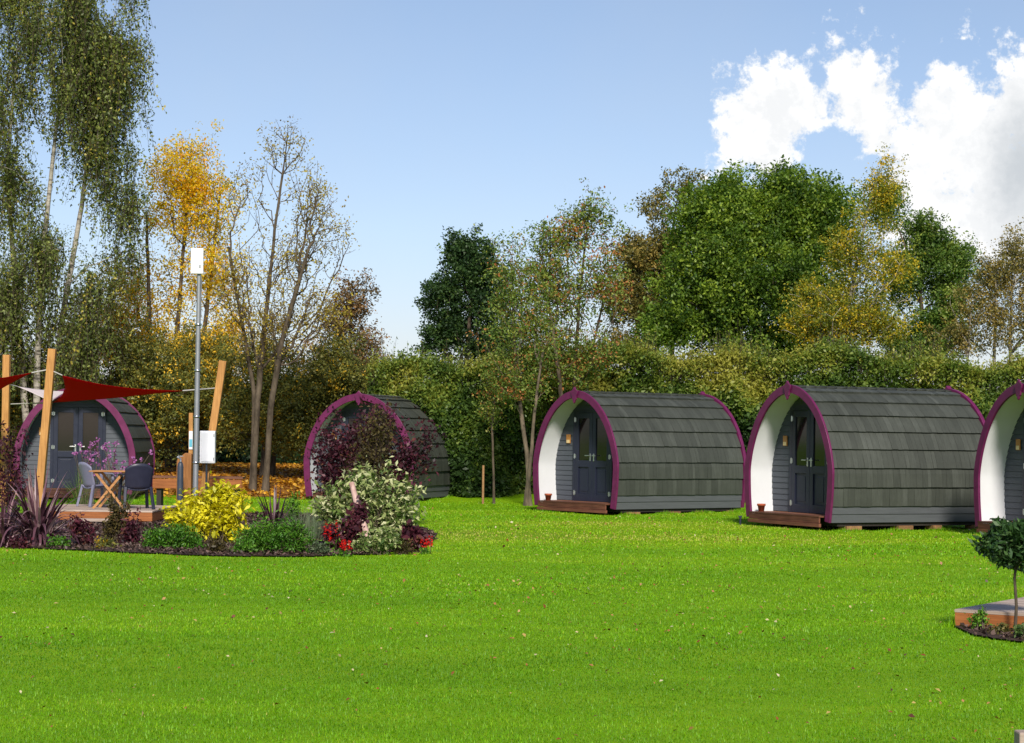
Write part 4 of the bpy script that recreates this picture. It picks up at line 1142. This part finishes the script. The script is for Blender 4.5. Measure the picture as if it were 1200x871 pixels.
shrub('variegated_dogwood', 'large cream and green variegated dogwood in front of the purple bush', 436, 31.8, [(438, 572, 42, 32), (396, 582, 30, 28), (474, 585, 32, 32), (432, 612, 64, 26), (492, 572, 12, 14), (374, 592, 14, 16), (425, 555, 16, 18), (455, 552, 18, 16), (385, 600, 20, 20), (405, 560, 10, 12)], 'varieg', 'bark', 230, 22, .10, .06, aspect=.42, up=.5, along=.5, tmean=.5, tvar=.12, jit=.3)
shrub('variegated_shrub', 'low variegated shrub at the front edge of the bed below the dogwood', 438, 30.5, [(440, 635, 26, 14), (455, 628, 18, 10), (425, 640, 14, 8)], 'varieg', 'bark', 80, 20, .06, .04, along=.6, tmean=.35, jit=.28)
shrub('purple_bush', 'big dark purple leaved bush with long shoots in front of the half hidden pod', 432, 37.5, [(400, 512, 32, 36), (438, 502, 36, 36), (420, 560, 50, 45), (462, 555, 22, 42), (480, 515, 9, 34), (500, 530, 9, 24), (385, 555, 25, 40), (496, 490, 4, 14), (375, 520, 14, 28), (512, 512, 4, 10), (506, 522, 12, 34)], 'smoke', 'bark_dark', 330, 40, .080, .085, aspect=.6, along=.6, tmean=.5, tvar=.2, r=.009, shell=.45)
shrub('olive_shrub', 'olive leaved shrub growing up through the middle of the purple bush', 436, 36.6, [(440, 505, 24, 34), (430, 540, 26, 30), (455, 480, 12, 14)], 'smokeg', 'bark_dark', 100, 26, .075, .06, tmean=.6)
hg = 'dark purple low plants at the front of the bed'
shrub('purple_perennial', 'dark purple plant beside the bleached stick and red flowers', 416, 30.8, [(414, 615, 14, 18), (408, 630, 10, 10), (424, 600, 9, 14)], 'smoke', 'bark_dark', 60, 18, .09, .04, tmean=.6, aspect=.6, cat='plant', group=hg)
shrub('purple_perennial', 'dark purple rosette at the right tip of the bed', 488, 31.2, [(487, 626, 18, 11), (478, 632, 10, 8)], 'smoke', 'bark_dark', 55, 18, .10, .04, tmean=.55, aspect=.6, cat='plant', group=hg)
shrub('purple_perennial', 'wine purple plant low behind the front lawn edge left of the red flowers', 386, 31.4, [(388, 622, 10, 10), (395, 632, 9, 8)], 'smoke', 'bark_dark', 40, 16, .08, .04, tmean=.55, aspect=.5, cat='plant', group=hg)

def flowers(label, base_px, py, Y, n, hgt):
    Y = Y - 1.7
    b = P(base_px, 600, Y); b[2] = float(gz(b[0], Y)) + .0
    root = thing('red_salvia', label, 'flower', tuple(b), 0, 'red bedding flowers')
    pos = []; s0 = []; s1 = []; lp = []
    for i in range(n):
        o = rs.normal(size=3)*.07; o[2] = 0; h = hgt*rs.uniform(.7, 1)
        s0.append(b+o); s1.append(b+o+[0, 0, h])
        m = 26; pos.append(b + o + np.stack([rs.normal(size=m)*.016, rs.normal(size=m)*.016, h - rs.random(m)*h*.55], 1))
        lp.append(b + o + np.stack([rs.normal(size=10)*.05, rs.normal(size=10)*.05, rs.random(10)*h*.4], 1))
    c, f = prisms(np.array(s0), np.array(s1), np.full(n, .004), np.full(n, .003), 4); obj('stems', mesh_np('stems', c, f), M['bark'], root, b)
    pos = np.concatenate(pos); c, f, t = leaves(pos, .035, rs.random(len(pos)), .7); obj('blooms', mesh_np('blooms', c, f, t), LM['red'], root, b)
    lp = np.concatenate(lp); c, f, t = leaves(lp, .06, rs.random(len(lp)), .5); obj('foliage', mesh_np('foliage', c, f, t), LM['mound'], root, b)
flowers('red flower spikes right at the lawn edge of the bed', 407, 645, 29.9, 6, .26)
flowers('red flower spikes left of the bleached stick, higher up in the bed', 386, 616, 31.0, 4, .52)
flowers('red flower spikes at the right tip of the bed', 500, 628, 30.9, 4, .26)
a, b_ = P(412, 566, 29.3), P(437, 634, 28.9); b_[2] = float(gz(b_[0], 28.9)) - .05
mb = MB(); v = np.array(a - b_); mb.tube([(0, 0, 0), tuple(v*.35 + [.01, 0, 0]), tuple(v*.7 - [.01, 0, 0]), tuple(v)], [.05, .046, .045, .04], 9); o = mb.build('driftwood_stick', M['pinkwood']); o.location = b_
tag(o, 'bleached pinkish stick leaning in front of the variegated dogwood', 'stick')
blades('ornamental_grass', 'tuft of green ornamental grass in front of the doors of the leftmost pod', 96, 42.5, 130, .5, 1.05, .014, .33, 'grassy', spread=.15, tmean=.6, segs=6)
blades('ornamental_grass', 'shorter green grass tuft between the table deck and the leftmost pod', 140, 42, 90, .4, .8, .014, .36, 'grassy', spread=.2, tmean=.5, segs=6)
def verbena(label, px, Y, n, py0, py1, w):
    b = P(px, 600, Y); b[2] = float(gz(b[0], Y)); root = thing('verbena', label, 'flower', tuple(b))
    s0, s1, pos = [], [], []
    for i in range(n):
        e = P(px + rs.normal()*w, rs.uniform(py0, py1), Y + rs.normal()*.2); s = b + np.array([rs.normal()*.12, rs.normal()*.12, 0]); m = (s+e)/2 + rs.normal(size=3)*.05
        s0 += [s, m]; s1 += [m, e]; pos.append(e + rs.normal(size=(9, 3))*.022)
    c, f = prisms(np.array(s0), np.array(s1), np.full(2*n, .006), np.full(2*n, .004), 4); obj('stems', mesh_np('stems', c, f), M['bark_grey'], root, b)
    pos = np.concatenate(pos); c, f, t = leaves(pos, .05, rs.random(len(pos)), .8); obj('blooms', mesh_np('blooms', c, f, t), LM['pink'], root, b)
verbena('tall airy pink verbena in front of the arch of the leftmost pod', 132, 41.2, 46, 518, 556, 14)
verbena('small airy pink verbena in front of the doors of the leftmost pod', 104, 41.4, 22, 516, 548, 8)

for px, Y_, lm, sz, lb in ((66, 28.9, 'mound', .05, 'tiny green weed at the lawn edge in front of the big flax'), (120, 28.6, 'olive', .05, 'low straggly olive plant between the wine purple plant and the lawn'), (254, 28.3, 'smokeg', .05, 'low brownish plant at the lawn edge below the yellow shrub'),
        (283, 28.4, 'mound', .05, 'small green plant between the two fresh green clumps'), (372, 28.4, 'lavender', .05, 'small grey green plant at the lawn edge right of the green clump'), (470, 28.9, 'smokeg', .05, 'small olive brown plant at the lawn edge near the right tip of the bed'), (178, 29.6, 'smoke', .06, 'small dark red plant behind the left green clump'), (20, 28.8, 'smoke', .06, 'low dark red plant at the lawn edge below the small flax')):
    g0 = P(px, 600, Y_); py_ = HY + .013*(px-600) + CAM*F/Y_
    shrub('low_bed_plant', lb, px, Y_, [(px, py_ - 9, 13, 8), (px + 8, py_ - 6, 9, 6)], lm, 'bark', 34, 14, sz, .035, cat='plant', tmean=.5, group='low plants along the front of the bed')

# clipped bay tree on the right
q = P(1191, 600, 18.2); q[2] = float(gz(q[0], 18.2))
root = thing('bay_tree', 'clipped lollipop bay tree on a bare stem at the right edge', 'tree', tuple(q))
ct = P(1194, 636, 18.2) - q
mb = MB(); mb.tube([(0, 0, -.03), (.012, 0, .25), (-.008, 0, .5), tuple(ct*.95), tuple(ct + [0, 0, .12])], [.017, .014, .013, .013, .008], 8); mb.build('trunk', M['bark'], root)
n = 2900; v = unit(rs.normal(size=(n, 3)))*(rs.random((n, 1))**.30); v = v*np.array([.345, .33, .20]); lump = 1 + .20*np.sin(v[:, :1]*15 + 1)*np.sin(v[:, 1:2]*17) + .17*np.sin(v[:, 2:]*24 + v[:, :1]*13) + .10*(rs.random((n, 1)) < .06)
v = v*lump + ct
c, f, t = leaves(v, .082*rs.uniform(.55, 1.35, n), rs.normal(.5, .22, n), .36, .4, -.15); obj('crown', mesh_np('crown', c, f, t), LM['bay'], root)
s1 = v[rs.integers(0, n, 60)]; c, f = prisms(np.repeat((ct*.86)[None], 60, 0), s1, np.full(60, .006), np.full(60, .003), 4); obj('twigs', mesh_np('twigs', c, f), M['bark'], root)
shrub('small_bed_plant', 'small yellow green plant at the corner of the right hand deck', 1150, 18.4, [(1149, 718, 9, 10), (1143, 726, 8, 6)], 'mound', 'bark', 26, 14, .035, .02, tmean=.7, cat='plant')
shrub('small_bed_plant', 'low dark leafy plant left of the foot of the bay tree', 1172, 18.0, [(1172, 738, 12, 6)], 'brown', 'bark', 30, 14, .035, .02, tmean=.3, cat='plant')
shrub('small_bed_plant', 'low green plant right of the foot of the bay tree', 1200, 17.6, [(1204, 738, 14, 8)], 'deep', 'bark', 30, 14, .04, .02, tmean=.9, cat='plant')

# ------------------------------------------------------------------ stuff: mulch, litter, fallen leaves, grass
mp = np.concatenate([mul1, mul2]); c, f, t = leaves(mp, .055*rs.uniform(.5, 1.6, len(mp)), rs.random(len(mp)), .5, 1.2, 0)
tag(obj('bark_mulch', mesh_np('bark_mulch', c, f, t), LM['mulch']), kind='stuff')
n = 30000; x = rs.uniform(-24, -2, n); y = rs.uniform(50.5, 73, n); k = wf_keep(x, y) | ((y > 51.3) & (x < -2) & (rs.random(n) < .10)); x, y = x[k], y[k]
c, f, t = leaves(np.stack([x, y, gz(x, y) + .03 + rs.random(len(x))*.03], 1), .13*rs.uniform(.6, 1.3, len(x)), rs.random(len(x)), .7, 1.5, 0)
tag(obj('leaf_litter', mesh_np('leaf_litter', c, f, t), LM['litter']), kind='stuff')
def patch(x, y):
    return (.5*np.sin(x*.9 + .6*np.sin(y*.7)) * np.sin(y*.75 + .5*np.sin(x*1.1)) + .5*np.sin(x*2.3 + y*1.1 + 2)*np.sin(y*2.9 - x*.6))
def lawn_points(n, ya, yb, pw=1.0):
    y = ya + (yb-ya)*rs.random(n)**pw; x = (rs.random(n)-.5)*2*(y*.262 + 1.6)
    jx, jy = rs.normal(size=n)*.05, rs.normal(size=n)*.05
    k = ~inpoly(BED, x + jx, y + jy) & ~inpoly(BED2, x + jx*.7, y + jy*.7); return x[k], y[k]
x, y = lawn_points(11000, 10.5, 48, .8)
k = rs.random(len(x)) < np.clip(.32 + .55*patch(x*.45 + 2, y*.5) + .25*(x > 0), .06, 1); x, y = x[k], y[k]; cl = rs.random(len(x))
c, f, t = leaves(np.stack([x, y, gz(x, y) + .027], 1), .025*np.clip(rs.lognormal(0, .35, len(x)), .4, 1.9)*(1 + .012*(y-11)), cl, .68, 1.6, 0)
tag(obj('fallen_leaves', mesh_np('fallen_leaves', c, f, t), LM['fallen']), kind='stuff')

B_ = []
for ya, yb, n, h, w in ((10.2, 15, 230000, .028, .0058), (15, 21, 210000, .029, .0078), (21, 30, 190000, .031, .011), (30, 53, 230000, .034, .020)):
    x, y = lawn_points(n, ya, yb); m = len(x)
    hh = h*rs.uniform(.5, 1.25, m)*(1 + .25*patch(x, y)); an = rs.uniform(0, 2*PI, m); le = rs.uniform(.3, 1.4, m)
    d = np.stack([np.cos(an), np.sin(an), np.zeros(m)], 1); s = np.stack([-d[:, 1], d[:, 0], 0*an], 1)
    p = np.stack([x, y, gz(x, y) - .003], 1)
    tip = p + d*(hh*np.sin(le))[:, None] + np.array([0, 0, 1.])*(hh*np.cos(le))[:, None]
    ww = (w*rs.uniform(.6, 1.3, m))[:, None]
    cov = np.stack([p - s*ww/2, p + s*ww/2, tip], 1).reshape(-1, 3)
    ti = .42 + .20*patch(x*.5, y*1.3) + .10*patch(x*2.1 + 3, y*3.3) + .12*np.sin(y*1.15 + .25*np.sin(x*.8)) + rs.normal(size=m)*.15 + .10*np.sin(x*.21 + 1.1*np.sin(y*.16) + .6)*np.sin(y*.33 + .7*np.sin(x*.27)) + .40*np.exp(-((y - 35.5 - .8*np.sin(x*.5) - .5*np.sin(x*1.3))/3.6)**2)*(.55 + .45*np.sin(x*.33 + 1.2 + .3*np.sin(y)))*sstep(-8, -1, x) + .10*sstep(25, 30, y) - .06 - .13*(1 - sstep(12.5, 25, y)) + np.where(rs.random(m) < .02, .4, 0)
    B_.append((cov, ti))
# longer uncut grass against the pods, the deck and the bay tree bed
ed = []
for o in podobs:
    Mw = np.array(o.matrix_world)
    for (ax, ay, bx, by, n) in ((1.36, .1, 1.36, 3.9, 2600), (-1.36, 0, -1.36, 3.9, 1200), (-1.2, -.17, 1.2, -.17, 900)):
        t = rs.random(n); lx = ax + (bx-ax)*t + rs.normal(size=n)*.05 + np.sign(ax)*.02*(ay != by); ly = ay + (by-ay)*t + rs.normal(size=n)*.05
        ed.append(np.stack([Mw[0, 0]*lx + Mw[0, 1]*ly + Mw[0, 3], Mw[1, 0]*lx + Mw[1, 1]*ly + Mw[1, 3]], 1))
t = rs.random(1500); c33, s33 = math.cos(math.radians(33)), math.sin(math.radians(33)); lx = t*1.9
ed.append(np.stack([b0[0] + c33*0 + s33*lx + rs.normal(size=1500)*.03 - .03, b0[1] + c33*lx + rs.normal(size=1500)*.03], 1))
ed = np.concatenate(ed); x, y = ed[:, 0], ed[:, 1]; m = len(x)
hh = rs.uniform(.03, .085, m)*(.5 + .5*rs.random(m))*(1 + .6*np.sin(x*5 + y*3)); an = rs.uniform(0, 2*PI, m); le = rs.uniform(.1, .8, m)
d = np.stack([np.cos(an), np.sin(an), np.zeros(m)], 1); s = np.stack([-d[:, 1], d[:, 0], 0*an], 1); p = np.stack([x, y, gz(x, y) - .003], 1)
tip = p + d*(hh*np.sin(le))[:, None] + np.array([0, 0, 1.])*(hh*np.cos(le))[:, None]
B_.append((np.stack([p - s*.006, p + s*.006, tip], 1).reshape(-1, 3), rs.normal(.4, .18, m)))
V = np.concatenate([b[0] for b in B_]); nf = len(V)//3
tag(obj('grass', mesh_np('grass', V, np.arange(3*nf).reshape(nf, 3), np.clip(np.concatenate([b[1] for b in B_]), 0, 1)), LM['blade']), kind='stuff')
